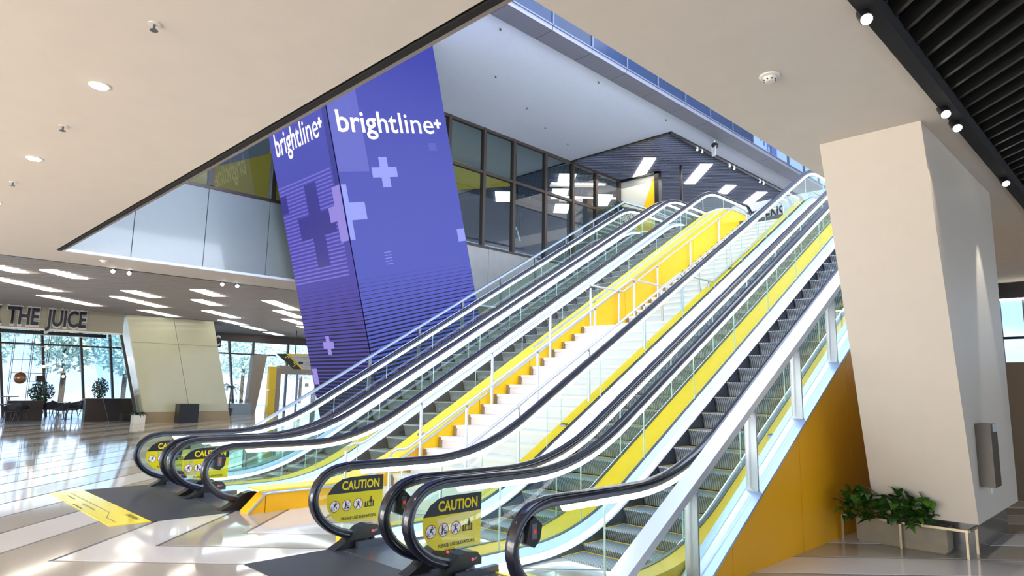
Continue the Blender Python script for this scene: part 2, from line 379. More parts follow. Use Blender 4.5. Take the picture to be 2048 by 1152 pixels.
wh = ['short light by the void edge at the left', 'long light above the juice lettering', 'long light left of the leaning wall', 'long light midway to the leaning wall', 'short light in the second row', 'light nearest the top of the cream leaning wall', 'short light right of the two track spots', 'short light in the middle field', 'long light touching the display tower', 'long light above the second shop sign', 'short light at the left picture edge',
      'light just left of the tower in the second row', 'light behind the cream leaning wall', 'light left of the tower in the third row', 'light above the hanging sign', 'light left of the tower in the fourth row', 'faint light above the entrance doors', 'light farthest back beside the tower', 'light at the far left above the cafe']
LL = iter(['warm rectangular ceiling light behind slats, '+s for s in wh]); GR = ['lights above the lower slatted ceiling']
slat_field(-31.5, -11.6, -8, 20, 4.42, SLATL, .34, low_lamps)
b = MB(); b.box(-11.62, -11.55, -8, 20, ZC-.01, ZC+.3); struct(b.build('trim_5', BLACK))
up_lamps = [(-8.3, 18.55, 2.45, .45), (-7.1, 20.7, 2.6, .45), (-7.25, 23.45, 1.25, .45), (-7.0, 25.6, 2.2, .45), (-11.6, 17.6, 1.6, .7), (-13.2, 19.0, 1.6, .7), (-12.4, 21.2, 1.8, .7), (-15.5, 17.6, 1.6, .7), (-14.8, 21.0, 1.6, .7)]
wh = ['left of the pair over the escalator tops', 'right of the pair over the escalator tops', 'small one above the stair top', 'farthest one above the stair top', 'first behind the dark glazing', 'second behind the dark glazing', 'third behind the dark glazing', 'fourth behind the dark glazing', 'fifth behind the dark glazing']
LL = iter(['upper hall ceiling light behind slats, '+s for s in wh]); GR = ['lights above the upper slatted ceiling']
slat_field(-24, -5.55, 16.05, 32, ZW-.02, SLATU, .27, up_lamps)
b = MB(); b.box(-24, -5.5, 15.93, 16.05, ZW-.05, ZW+.1); b.box(-5.55, -5.43, 15.93, 32, ZW-.05, ZW+.1); struct(b.build('trim_6', BLACK))

# white upper ceiling
b = MB(); b.box(-24, -4.6, -1, 15.93, ZW, ZW+.2); b.box(-5.43, -4.6, 15.93, 32, ZW, ZW+.2); struct(b.build('ceiling', WHITEP))
# glazed band over the void: metal soffit strip and dark panes
BANDS = mat('band_soffit', (.24, .24, .29), .45, metal=.2)
BANDM = mat('band_frame', (.14, .17, .26), .5, metal=.3)
root = thing('glazed_fascia', 'long band of dark glass panes over a grey metal soffit edging the white ceiling', 'window', (-4, 0, ZW))
y = .2; k = 0
while y < 30:
    MB().box(-4.6, -4.0, y+.01, y+1.57, ZW-.06, ZW+.1).build('soffit_panel', BANDS, root)
    MB().box(-4.03, -4.0, y+.03, y+1.55, ZW+.1, ZW+1.9).build('pane', GLASSC if y > 18.5 else GLASSD, root)
    MB().box(-4.06, -3.97, y-.02, y+.025, ZW+.08, ZW+1.9).build('mullion', BANDM, root)
    y += 1.58
MB().box(-4.05, -3.97, .2, 30.2, ZW+.06, ZW+.1).build('sill', BANDM, root)
MB().box(-5.3, -5.2, .2, 30.2, ZW+.25, ZW+2.2).build('back_wall', BLACKM, root)
# mural behind the farther panes; its brightness and reflections painted as glow
t = thing('wall_mural', 'bright blue boardwalk picture behind the far panes of the glazed band', 'picture', (-4.5, 20, ZW+.2))
MB().box(-4.56, -4.5, 18.6, 30, ZW+.2, ZW+1.9).build('mural_board', E_PIC1, t)
planar('mural_print', [rect(3.4, 9.8, 0, 1.7), [(.0, .1), (3.4, .0), (1.2, .9), (.2, 1.0)]]+[rect(1.1+.3*i, 1.25+.3*i, .3, 1.3-.15*i) for i in range(6)], E_PIC2, (-4.5, 19, ZW+.22), (0, 1, 0), (0, 0, 1), t, .01)
planar('mural_print', [disc(.9, .75, .4), rect(.6, 1.1, .3, .9)], E_PIC3, (-4.5, 19, ZW+.22), (0, 1, 0), (0, 0, 1), t, .02)

# ------------------------------------------------------------------ upper level on the left: guard panels and curtain wall in x=-10
wl = struct(MB().box(-10.25, -10.06, -1, 19.3, ZC+.35, ZU-.3).build('wall_left', BLACK))
for i in range(13):
    y0 = -.75+1.55*i
    MB().box(-10.05, -10.0, y0+.008, y0+1.542, ZC+.06, 6.35).build('panel', PANELG if i < 6 else STONEG, wl)
MB().box(-10.058, -9.99, -.59, 19.3, ZC+.003, ZC+.06).build('base_strip', WHITEP, wl)
win = struct(MB().box(-10.08, -9.98, -.6, 19.3, 6.34, 6.42).build('window_1', BRONZE))
mys = [.85, 2.38, 3.95, 5.5, 7.0, 8.3, 9.78, 11.35, 12.8, 14.5, 16.1, 17.6, 19.2]
for yy in mys: MB().box(-10.12, -9.95, yy-.06, yy+.06, 6.42, ZW).build('mullion', BRONZE, win)
MB().box(-10.1, -9.97, -.6, 19.3, 8.93, 9.03).build('transom', BRONZE, win)
MB().box(-10.1, -9.97, -.6, 19.3, ZW-.1, ZW).build('head_rail', BRONZE, win)
for a, c in zip(mys[:-1], mys[1:]):
    MB().box(-10.045, -10.03, a+.06, c-.06, 6.42, 8.93).build('pane', GLASSW, win)
    MB().box(-10.045, -10.03, a+.06, c-.06, 9.03, ZW-.1).build('pane', GLASSW, win)
# room behind the glazing
b = MB(); b.box(-24, -10.25, -3, 32, 6.0, 6.3); b.box(-10.25, -5.5, 16.6, 32, 6.1, ZU-.02); b.box(-5.5, 14, 16.3, 32, 6.1, ZU-.02); b.box(-6.1, 3.3, 16.0, 16.6, 5.2, ZU-.02)
b.box(-2.4, -.2, 14.5, 16.3, 6.2, ZU-.02)
struct(b.build('floor', MAPLE))
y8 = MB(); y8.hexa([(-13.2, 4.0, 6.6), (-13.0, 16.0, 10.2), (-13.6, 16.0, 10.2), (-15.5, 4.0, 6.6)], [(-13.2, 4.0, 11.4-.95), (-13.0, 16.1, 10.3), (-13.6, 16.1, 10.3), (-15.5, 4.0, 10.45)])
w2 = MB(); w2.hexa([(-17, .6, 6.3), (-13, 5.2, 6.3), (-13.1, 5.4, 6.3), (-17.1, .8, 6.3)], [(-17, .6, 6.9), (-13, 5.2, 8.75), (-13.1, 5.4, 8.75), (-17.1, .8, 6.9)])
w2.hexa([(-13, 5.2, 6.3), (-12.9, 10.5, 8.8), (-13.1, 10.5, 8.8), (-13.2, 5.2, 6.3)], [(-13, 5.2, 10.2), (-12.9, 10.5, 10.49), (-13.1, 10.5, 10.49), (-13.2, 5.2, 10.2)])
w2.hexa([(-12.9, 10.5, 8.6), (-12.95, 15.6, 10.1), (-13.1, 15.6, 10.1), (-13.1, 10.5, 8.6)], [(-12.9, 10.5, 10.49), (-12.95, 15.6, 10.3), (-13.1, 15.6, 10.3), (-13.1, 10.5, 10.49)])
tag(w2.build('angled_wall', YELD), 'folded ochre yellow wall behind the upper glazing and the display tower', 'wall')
struct(MB().box(-24.2, -24, -3, 32, 6.3, ZW).build('wall_far_left', WHITEP))
# far wall of the upper hall
bw = struct(MB().box(-10, -8.25, 19.3, 19.4, 6.6, ZW-.03).build('wall_upper_back', mat('warm_white_wall', (.66, .66, .58), .6)))
MB().prismy([(-9.6, 7.4), (-8.27, 7.4), (-8.27, 10.45)], 19.26, 19.3).build('yellow_wedge', YEL, bw)
MB().box(-8.25, -8.05, 19.2, 19.42, 6.6, ZW).build('frame_post', BLACK, bw)
MB().box(-10, -8.05, 19.2, 19.28, ZW-.12, ZW-.03).build('frame_head', BLACK, bw)
cw = struct(MB().box(-6.3, 3.2, 22, 22.2, 6.6, 9.3).build('wall_upper_right', mat('cool_white_wall', (.72, .72, .70), .6)))
text_obj('lettering', 'CITIZENS', INK, (-6.02, 21.99, 8.42), (1, 0, .03), (0, 0, 1), 1.88, .5, cw, bold=.02, depth=.01)
MB().box(-6.3, 3.2, 21.97, 22.0, 8.2, 8.25).build('shelf_strip', PLASW, cw)
tag(MB().box(-7.13, -7.05, 19.3, 19.38, 8.4, ZW).build('hanging_post', BLACK), 'thin black post hanging from the upper slatted ceiling', 'post')
# linear pendants and hanging cluster in the room behind the glazing
for i, (ax_, ay_, bx_, by_, zz) in enumerate(((-12.0, 17.1, -10.4, 18.75, 10.36), (-12.65, 18.4, -10.9, 20.3, 10.18))):
    t = thing('linear_pendant', ['long thin linear light behind the dark glazing, upper one', 'long thin linear light behind the dark glazing, lower one'][i], 'light', (ax_, ay_, zz), 'linear lights behind the glazing')
    MB().tube([(ax_, ay_, zz), (bx_, by_, zz)], .04, 6).build('lamp_bar', LAMP, t)
    for q in (.1, .9): MB().tube([(ax_+(bx_-ax_)*q, ay_+(by_-ay_)*q, zz), (ax_+(bx_-ax_)*q, ay_+(by_-ay_)*q, ZW)], .008, 5).build('cable', BLACK, t)
t = thing('hanging_mobile', 'dark cluster of thin rods hanging behind the upper glazing', 'pendant', (-11, 14, 8.5))
for i, (a, c, d, e) in enumerate(((13.9, ZW, 13.9, 7.9), (14.02, 9.3, 14.02, 7.7), (14.1, 8.7, 14.0, 7.5), (13.95, 7.7, 14.2, 7.2), (14.2, 8.3, 14.15, 7.6))):
    MB().tube([(-11, a, c), (-11, d, e)], .03, 6).build('rod', BLACK if i != 3 else WHITE, t)

# ------------------------------------------------------------------ display tower
PH = math.atan(.27); e2 = Vector((0, math.cos(PH), math.sin(PH))); e3 = Vector((0, -math.sin(PH), math.cos(PH))); e1 = Vector((1, 0, 0))
TO = Vector((-6.6, 5.57, 0)); TWd = 2.80; TD = 3.47
tw = thing('display_tower', 'tall leaning four-sided video tower glowing blue violet behind the left escalators', 'display', TO)
def tower_face(name, pts, matl):
    """pts are local (x, along e2, along e3); mesh is kept in tower axes so that the picture rows follow the lean"""
    me = bpy.data.meshes.new(name); me.from_pydata(pts, [], [list(range(4))] if len(pts) == 4 else [(0, 1, 2, 3), (7, 6, 5, 4), (0, 4, 5, 1), (1, 5, 6, 2), (2, 6, 7, 3), (3, 7, 4, 0)])
    me.materials.append(matl); o = bpy.data.objects.new(name, me); COL.objects.link(o); o.parent = tw; o.rotation_euler = (PH, 0, 0); return o
H0, H1 = 0.0, (ZW-.01)/math.cos(PH); H2 = H1-TD*math.tan(PH)
tower_face('core', [(-TWd+.05, .05, -1.45), (-.05, .05, -1.45), (-.05, TD-.05, -.9), (-TWd+.05, TD-.05, -.9), (-TWd+.05, .05, H1), (-.05, .05, H1), (-.05, TD-.05, H2), (-TWd+.05, TD-.05, H2)], BLACK)
tower_face('screen', [(0, .015, H0), (0, TD, H0-.0), (0, TD, H2), (0, .015, H1)], SCR)
tower_face('screen', [(-TWd, 0, H0), (-.015, 0, H0), (-.015, 0, H1), (-TWd, 0, H1)], SCL)
def R_(name, polys, m, d=.008): return planar(name, polys, m, TO, e2, e3, tw, d)
ex = Vector((1, 0, 0))
TOL = TO+Vector((-TWd, 0, 0))
def L_(name, polys, m, d=.008): return planar(name, [[(TWd-a, c) for a, c in p][::-1] for p in polys], m, TOL, ex, e3, tw, d)
R_('video_patch', [rect(.02, .85, 6.6, 9.6), rect(.85, 1.65, 8.9, 9.7)], E_MID, .006)
R_('video_cross', [cross(1.27, 6.57, .72, .72, .24)], E_LIGHT, .010)
R_('video_cross', [rect(.02, .15, 5.06, 6.32), rect(.15, .56, 5.50, 5.90)], E_LIGHT)
R_('video_square', [rect(3.2, 3.455, 4.72, 5.05)], E_LIGHT)
R_('video_dashes', [rect(.85, 1.05, 4.4+.07*i, 4.415+.07*i) for i in range(5)]+[rect(2.75, 3.0, 7.1+.05*i, 7.115+.05*i) for i in range(4)], E_LIGHT)
L_('video_patch', [rect(.02, .2, 6.35, 9.9)], E_DARK, .006)
L_('video_lines', [rect(.25, 2.78, 4.3+.09*i, 4.335+.09*i) for i in range(28)], E_LINE, .006)
L_('video_cross', [cross(1.25, 5.6, 1.65, 2.0, .55)], E_DARK, .012)
L_('video_cross', [rect(.0, .34, 5.06, 6.32), rect(.34, .62, 5.55, 5.9)], E_LILAC, .016)
L_('video_cross', [cross(1.72, 2.72, .5, .46, .17)], E_LILAC)
L_('video_square', [rect(2.5, 2.75, 1.75, 2.15)], E_LILAC); L_('video_square', [rect(2.45, 2.78, 6.1, 6.55)], E_DARK, .012)
for org, xx, u0, wtot, hh in ((TO, e2, .20, 3.08, .52), (TOL, ex, .26, 2.28, .58)):
    o1 = Vector(org)+xx*u0+e3*7.52
    nrm = .012
    text_obj('lettering', 'bright', E_WHITE, o1, xx, e3, wtot*.545, hh, tw, bold=.014, depth=nrm, refchar='b')
    text_obj('lettering', 'line', E_WHITE, o1+xx*wtot*.565, xx, e3, wtot*.35, hh, tw, bold=.004, depth=nrm, refchar='b')
    planar('lettering', [cross(wtot*.962, hh*.50, wtot*.078, .235, .075)], E_WHITE, o1, xx, e3, tw, nrm)

# ------------------------------------------------------------------ escalators
def catmull(P, n=5):
    out = []
    for i in range(len(P)-1):
        p0 = P[max(i-1, 0)]; p1 = P[i]; p2 = P[i+1]; p3 = P[min(i+2, len(P)-1)]
        for k in range(n):
            t = k/n; out.append(tuple(.5*((2*p1[j])+(-p0[j]+p2[j])*t+(2*p0[j]-5*p1[j]+4*p2[j]-p3[j])*t*t+(-p0[j]+3*p1[j]-3*p2[j]+p3[j])*t**3) for j in (0, 1)))
    out.append(P[-1]); return out
LOOP = catmull([(.50, .085), (.29, .155), (.13, .265), (.04, .385), (.003, .52), (.035, .66), (.115, .765), (.24, .84), (.42, .873)], 3)
TOPL = [(y, Bl(y)+HR) for y in [1.0]+frange(YK-.9, YK+.8, 10)+frange(YT-.6, YT+.55, 9)+[16.0]]
UP = [(16.0+.40*math.sin(a), ZU+HR-.40+.40*math.cos(a)) for a in [PI*k/8 for k in range(1, 9)]]+[(15.7, ZU+HR-.85)]
PATH = LOOP+TOPL+UP
NRM = []
for i in range(len(PATH)):
    a = PATH[max(i-1, 0)]; c = PATH[min(i+1, len(PATH)-1)]; dy, dz = c[0]-a[0], c[1]-a[1]; L = math.hypot(dy, dz); NRM.append((-dz/L, dy/L))
def offp(i, n): return (PATH[i][0]+NRM[i][0]*n, PATH[i][1]+NRM[i][1]*n)
def sweep_path(mb, cs, i0, i1, xc, mi=0):   # cs: (x, n) closed polygon
    n = len(cs); vs = []
    for i in range(i0, i1+1):
        for x, d in cs:
            p = offp(i, d); vs.append((xc+x, p[0], p[1]))
    fs = []
    for i in range(i1-i0):
        for k in range(n): fs.append((i*n+k, i*n+(k+1) % n, (i+1)*n+(k+1) % n, (i+1)*n+k))
    fs.append(tuple(range(n))[::-1]); fs.append(tuple(range((i1-i0)*n, (i1-i0+1)*n)))
    return mb.add(vs, fs, mi)
HAND = [(-.045, -.044), (-.050, -.022), (-.042, -.005), (-.018, .002), (.018, .002), (.042, -.005), (.050, -.022), (.045, -.044), (.026, -.052), (-.026, -.052)]
GUIDE = [(-.02, -.050), (.02, -.050), (.026, -.07), (.018, -.088), (-.018, -.088), (-.026, -.07)]
iL = len(LOOP); N = len(PATH)
DG = .13        # glass foot above the band level
def pane_poly(y0, y1):
    ys = ys_between(y0, y1)
    return [(y, Bl(y)+DG) for y in ys]+[(y, Bl(y)+HR-.085) for y in ys[::-1]]
breaks = [1.12+1.217*k for k in range(12)]+[15.6]
newel_lo = [(1.11, DG), (.56, DG)]+[offp(i, -.085) for i in range(1, iL)]+[(1.11, HR-.085)]
newel_hi = [(15.61, ZU+DG), (15.61, ZU+HR-.085)]+[offp(i, -.085) for i in range(N-len(UP)-1, N-1)]+[(15.8, ZU+DG)]
# one step, shared by every escalator; origin at the middle of its nosing
def step_meshes(w):
    h = w/2; prof = [(0, 0), (-.004, -.012), (.02, -.05), (.045, -.11), (.06, -.20), (.09, -.20), (.09, -.02), (.355, -.02), (.355, 0)]
    b = MB(); b.prismx(prof, -h, h); a = b.build('step_source', STEP); me1 = a.data; bpy.data.objects.remove(a)
    b = MB(); b.box(-h, h, .335, .357, -.01, .0025); b.box(-h, -h+.018, 0, .34, -.01, .002); b.box(h-.018, h, 0, .34, -.01, .002)
    a = b.build('line_source', YELB); me2 = a.data; bpy.data.objects.remove(a)
    return me1, me2
SM, LM = step_meshes(.93)

def caution_sign(parent, x):
    s = MB(); O = (x, 0, 0)
    yel = [(.19, .50), (.20, .42), (.25, .335), (.33, .275), (.43, .255), (.87, .255), (.87, .555), (.195, .555)]
    blk = [(.195, .555), (.87, .555), (.87, .715), (.47, .715), (.36, .70), (.27, .65)]
    ey = (0, 1, 0); ez = (0, 0, 1)
    sg = planar('caution_sign', [yel], SIGNY, O, ey, ez, parent, .006)
    sg['label'] = 'yellow and black caution sticker'
    planar('sign_header', [blk], INK, O, ey, ez, sg, .0065)
    text_obj('lettering', 'CAUTION', SIGNY, (x, .36, .59), ey, ez, .46, .085, sg, bold=.028, depth=.009)
    text_obj('lettering', 'PLEASE USE ELEVATORS', INK, (x, .37, .285), ey, ez, .42, .028, sg, bold=.018, depth=.009)
    ctr = [(.285, .432), (.425, .432), (.565, .432)]
    planar('icon_disc', [disc(a, c, .055) for a, c in ctr], WHITE, O, ey, ez, sg, .008)
    rings = []
    for a, c in ctr:
        d0, d1 = disc(a, c, .058), disc(a, c, .052)
        rings += [[d0[i], d0[(i+1) % 20], d1[(i+1) % 20], d1[i]] for i in range(20)]
        rings.append(bar(a-.04, c-.04, a+.04, c+.04, .006))
    planar('icon_ring', rings, REDP, O, ey, ez, sg, .0095)
    P = []
    a, c = ctr[0]; P += [disc(a+.012, c+.036, .008, 8), bar(a+.008, c+.025, a-.008, c-.002, .014), bar(a-.008, c-.002, a+.02, c-.006, .008), bar(a+.02, c-.006, a+.024, c-.03, .007), bar(a+.005, c+.018, a+.03, c+.026, .006), bar(a-.02, c+.02, a+.005, c+.02, .006)]
    P += [bar(a-.018+.022*math.cos(q), c-.016+.022*math.sin(q), a-.018+.022*math.cos(q+.5), c-.016+.022*math.sin(q+.5), .005) for q in (2.2, 2.7, 3.2, 3.7, 4.2, 4.7, 5.2)]
    a, c = ctr[1]; P += [disc(a-.012, c+.036, .008, 8), rect(a-.02, a-.004, c-.006, c+.028), bar(a-.016, c-.005, a-.018, c-.04, .007), bar(a-.008, c-.005, a-.006, c-.04, .007), rect(a+.008, a+.034, c-.034, c-.016), bar(a+.004, c-.008, a+.036, c-.010, .005), bar(a-.004, c+.012, a+.012, c-.01, .005)]
    a, c = ctr[2]; P += [disc(a, c+.024, .009, 8), bar(a-.03, c+.03, a+.02, c-.03, .006), bar(a, c+.014, a, c-.008, .014), bar(a-.02, c-.012, a+.02, c-.012, .006), bar(a-.02, c-.03, a+.008, c-.004, .005), disc(a-.022, c-.034, .006, 8), disc(a+.022, c-.034, .006, 8)]
    P += [rect(.645, .658, .395, .445), rect(.745, .758, .395, .45), bar(.64, .395, .76, .395, .008), disc(.678, .443, .007, 8), rect(.672, .684, .40, .434), bar(.684, .43, .705, .45, .005),
          disc(.72, .488, .009, 8), [(.708, .432), (.732, .432), (.726, .476), (.714, .476)], rect(.713, .718, .398, .434), rect(.722, .727, .398, .434), bar(.726, .47, .746, .445, .005), bar(.714, .47, .7, .448, .005)]
    planar('icon_figures', P, INK, O, ey, ez, sg, .0105)

def escalator(x0, label, group):
    x1 = x0+1.24; xc = x0+.62; t = thing('escalator', label, 'escalator', (xc, 0, 0), group)
    for xh, s, right in ((x0, 1, False), (x1, -1, True)):
        b = MB(); sweep_path(b, HAND, 0, N-1, xh); b.build('handrail', RUBBER, t, smooth=True)
        b = MB(); sweep_path(b, GUIDE, 0, N-1, xh); b.build('handrail_guide', STEELD, t, smooth=True)
        b = MB(); sweep_path(b, [(-.016, -.089), (.016, -.089), (.014, -.138), (-.014, -.138)], iL+0, N-len(UP)-1, xh)
        led = b.build('light_strip', LED, t)
        MB().hexa([(xh-.013, .60, HR-.135), (xh+.013, .60, HR-.135), (xh+.013, 1.0, HR-.135), (xh-.013, 1.0, HR-.135)], [(xh-.016, .57, HR-.089), (xh+.016, .57, HR-.089), (xh+.016, 1.0, HR-.089), (xh-.016, 1.0, HR-.089)]).build('light_strip', LED, t)
        MB().prismx(newel_lo, xh-.006, xh+.006, 0, 1).build('glass_pane', [GLASS, GEDGE], t)
        for a, c in zip(breaks[:-1], breaks[1:]):
            MB().prismx(pane_poly(a+.004, c-.004), xh-.006, xh+.006, 0, 1).build('glass_pane', [GLASS, GEDGE], t)
        MB().prismx(newel_hi, xh-.006, xh+.006, 0, 1).build('glass_pane', [GLASS, GEDGE], t)
        q = lambda *l: [(xh+s*a, z) for a, z in l]
        b = MB(); sweep(b, q((-.02, DG+.012), (.02, DG+.012), (.02, DG-.08), (-.02, DG-.08)), .74, 15.9); b.build('glass_clamp', STEELD, t)
        b = MB(); sweep(b, q((.02, DG+.005), (.095, .075), (.095, .04), (.02, .04)), .74, 15.9); b.build('inner_deck', STEELB, t)
        b = MB(); sweep(b, q((.095, .068), (.118, .055), (.118, .022), (.095, .03)), .98, 15.6); b.build('skirt_light', LED, t)
        b = MB(); sweep(b, q((.098, .022), (.148, .02), (.148, -.28), (.098, -.28)), .74, 15.6); b.build('skirt_panel', SKIRT, t)
        for z_ in (0,): MB().box(min(xh+s*.1, xh+s*.145), max(xh+s*.1, xh+s*.145), .5, .98, 0.002, .075).build('skirt_panel', SKIRT, t)
        # black inlet cover at the foot of the newel
        pr = [(.26, .003), (.50, .003), (.585, .05), (.70, .085), (.83, .085), (.83, .15), (.78, .205), (.66, .225), (.57, .205), (.49, .145), (.40, .07)]
        fc = MB().prismx(pr, xh-.07, xh+.07).build('inlet_cover', BLACK, t)
        MB().ball((xh+.071, .72, .15), .012).build('indicator_light', RED, fc)
        MB().prismx([(.70, .145), (.72, .155), (.76, .165), (.78, .16), (.78, .15), (.73, .135)], xh+.069, xh+.072).build('cover_badge', STEELD, fc)
        if right:
            bx = MB().prismx([(.13, .57), (.22, .53), (.28, .58), (.30, .68), (.22, .75), (.17, .72)], xh-.05, xh+.05).build('traffic_light_box', BLACK, t)
            MB().box(xh+.05, xh+.053, .19, .24, .59, .70).build('box_face', STEELD, bx)
            MB().box(xh+.053, xh+.056, .205, .23, .63, .66).build('no_entry_mark', mat('dim_red', (.35, .03, .03), .4, emit=.4, ecol=(.8, .05, .05)), bx)
        else:
            caution_sign(t, xh)
    # floor plate, comb, steps
    MB().box(x0+.10, x1-.10, .35, .93, .003, .012).build('landing_plate', STEELD, t)
    cb = MB().box(x0+.15, x1-.15, .93, 1.12, .003, .02).build('comb_plate', SIGNY, t)
    for k in range(2): MB().box(x0+.30+.34*k, x0+.56+.34*k, .97, 1.06, .02, .022).build('comb_label', WHITE, cb)
    MB().box(x0+.15, x1-.15, 14.9, 16.6, ZU-.05, ZU+.012).build('landing_plate', STEELD, t)
    k = 0; y = 1.12
    while y < 14.9:
        z = Bl(y+.04)-.012
        st = inst(SM, 'step', (xc, y, z), t); inst(LM, 'edge_line', (xc, y, z), st); y += .3565
    b = MB(); sweep(b, [(x0+.1, -.34), (x1-.1, -.34), (x1-.1, -.7), (x0+.1, -.7)], 2.9, 15); b.build('truss_underside', BLACKM, t)
    return t
eA = escalator(-5.70, 'escalator at far left beside the display tower', 'escalators left of the stairs')
eB = escalator(-4.10, 'escalator just left of the yellow stair wall, behind the grey mat', 'escalators left of the stairs')
eC = escalator(0.0, 'escalator just right of the white stairs, with caution sticker in front', 'escalators right of the stairs')
eD = escalator(1.59, 'nearest escalator at right, inside the big steel handrail and yellow side wall', 'escalators right of the stairs')
for e_, xa, xb, m_ in ((eA, -4.44, -4.12, YELB), (eC, 1.26, 1.57, YELB)):
    b = MB(); sweep(b, [(xa, DG+.005), (xb, DG+.005), (xb, DG-.05), (xa, DG-.05)], .80, 15.9); o = b.build('outer_deck', m_, e_)
b = MB(); sweep(b, [(-5.98, DG), (-5.72, DG), (-5.72, -.12), (-5.98, -.12)], .74, 15.9); b.build('outer_deck', STEELB, eA)
b = MB(); sweep(b, [(2.85, DG+.005), (3.03, DG+.005), (3.03, -.02), (2.85, -.02)], .80, 15.9); b.build('outer_deck', YELB, eD)
b = MB(); sweep(b, [(2.87, DG-.005), (3.0, DG-.005), (3.0, -.10), (2.87, -.10)], .5, 1.9); b.build('kick_panel', YEL, eD)

# rubber mats and the yellow floor graphic
for nm, x0, x1, lb in (('floor_mat', -5.86, -2.66, 'dark grey mat before the left pair of escalators, beside the yellow floor graphic'), ('floor_mat', -.05, 3.1, 'dark grey mat before the right pair of escalators at the lower edge')):
    tag(MB().box(x0, x1, -.60, .36, .0, .006).build(nm, MATG), lb, 'mat')
for x0, x1, par in ((-5.6, -2.7, eB), (.1, 2.75, eD)):
    tag(MB().box(x0, x1, .36, .9, .0, .0035).build('floor_plate', STEELD), 'dark steel floor plate at the foot of the %s escalators' % ('left' if x0 < -3 else 'right'), 'floor plate')
gph = tag(MB().box(-5.84, -2.68, -1.05, -.605, .0, .006).build('floor_graphic', mat('floor_yellow', (.93, .74, .0), .12)), 'bright yellow floor graphic strip with small black lettering before the grey mat', 'floor sign')
text_obj('lettering', 'CAUTION', INK, (-3.32, -.72, .006), (1, 0, 0), (0, 1, 0), .42, .06, gph, bold=.02, depth=.002)
text_obj('lettering', 'PLEASE HOLD HANDRAIL', INK, (-4.5, -.93, .006), (1, 0, 0), (0, 1, 0), .6, .035, gph, depth=.002)
planar('lettering', [rect(0, 2.0, 0, .006), bar(2.0, 0, 2.35, -.12, .006), rect(2.35, 2.75, -.12, -.114), rect(.2, .6, -.09, -.075), rect(1.0, 1.5, -.2, -.185), bar(.0, 0, -.2, .15, .006)], INK, (-5.6, -.82, .006), (1, 0, 0), (0, 1, 0), gph, .002)

# ------------------------------------------------------------------ stairs
RS, TR = .1735, .3065
st = thing('staircase', 'wide white stone staircase between yellow side walls, with a half landing', 'stairs', (-1.3, 3.27, 0))
XL, XR = -2.38, -.22
def add_step(y, z, depth):
    s_ = MB().box(XL, XR, y-.018, y+depth+.02, z-.045, z).build('tread', TREAD, st)
    MB().box(XL, XR, y, y+.03, z-RS, z-.045).build('riser', RISER, s_)
    MB().box(XL+.004, XL+.075, y-.020, y-.001, z-RS+.004, z-.004).build('end_strip', BROWN, s_)
ys_ = [3.27+TR*k for k in range(-3, 14)]
for k, y in enumerate(ys_): add_step(y, RS*(k+1), TR if k < 16 else 1.27)
zl = RS*17; yl = ys_[-1]+1.27
for k in range(21): add_step(yl+TR*k, zl+RS*(k+1), TR if k < 20 else .6)
b = MB(); b.hexa([(XL, 2.6, .01), (XR, 2.6, .01), (XR, yl, zl-.5), (XL, yl, zl-.5)], [(XL, 2.6, .05), (XR, 2.6, .05), (XR, yl, zl-.3), (XL, yl, zl-.3)]); b.hexa([(XL, yl, zl-.5), (XR, yl, zl-.5), (XR, yl+21*TR, ZU-.5), (XL, yl+21*TR, ZU-.5)], [(XL, yl, zl-.3), (XR, yl, zl-.3), (XR, yl+21*TR, ZU-.3), (XL, yl+21*TR, ZU-.3)])
b.build('soffit', RISER, st)
CAPZ = .29
def wall_panels(parent, x0, x1, ylist, ztop, zbot, matl, name='side_panel'):
    for a, c in zip(ylist[:-1], ylist[1:]):
        ys = ys_between(a+.005, c-.005)
        MB().prismx([(y, zbot(y)) for y in ys]+[(y, max(ztop(y), zbot(y)+.01)) for y in ys[::-1]], x0, x1).build(name, matl, parent)
kz = lambda y: Bl(y)+CAPZ-.02 if y > .8 else .24*min(1, (y-.43)/.24)
wall_panels(st, -2.62, -2.38, [.45, .68, 1.45, 3.15], kz, lambda y: 0.0, mat('orange_base_panel', (.88, .44, .003), .35))
MB().tube([(-2.374, .45, .01), (-2.374, .67, .235), (-2.374, .74, .25), (-2.374, 1.5, .25)], .014, 6).build('edge_trim', STEELB, st)
wall_panels(st, -2.62, -2.38, [3.15, 4.45, 5.7, 7.23, 8.79, 10.31, 11.85, 13.42, 15.9], lambda y: Bl(y)+CAPZ-.02 if y > .8 else .24*min(1, (y-.2)/.38), lambda y: 0.0 if y < 6 else max(0, Bl(y)-2.6), YEL)
b = MB(); sweep(b, [(-2.80, CAPZ), (-2.38, CAPZ), (-2.38, CAPZ-.02), (-2.80, CAPZ-.02)], .62, 15.9); b.build('cap_strip', YELB, st)
b = MB(); sweep(b, [(-2.40, CAPZ-.02), (-2.365, CAPZ-.02), (-2.365, CAPZ-.055), (-2.40, CAPZ-.055)], .62, 15.9); b.build('cap_trim', STEELB, st)
b = MB(); sweep(b, [(-2.62, CAPZ+.03), (-2.56, CAPZ+.03), (-2.56, CAPZ), (-2.62, CAPZ)], 6, 15.9); b.build('cap_trim', STEELB, st)
wall_panels(st, -.22, -.04, [.45, 3.0, 5.5, 8, 10.5, 13, 15.9], lambda y: Bl(y)+.10, lambda y: 0.0 if y < 6 else max(0, Bl(y)-2.6), YEL)
b = MB(); sweep(b, [(-.235, .135), (-.03, .135), (-.03, .10), (-.235, .10)], .6, 15.9); b.build('cap_strip', YELB, st)
b = MB(); sweep(b, [(-.045, .14), (-.02, .14), (-.02, .06), (-.045, .06)], .74, 15.9); b.build('cap_joint', BLACKM, st)

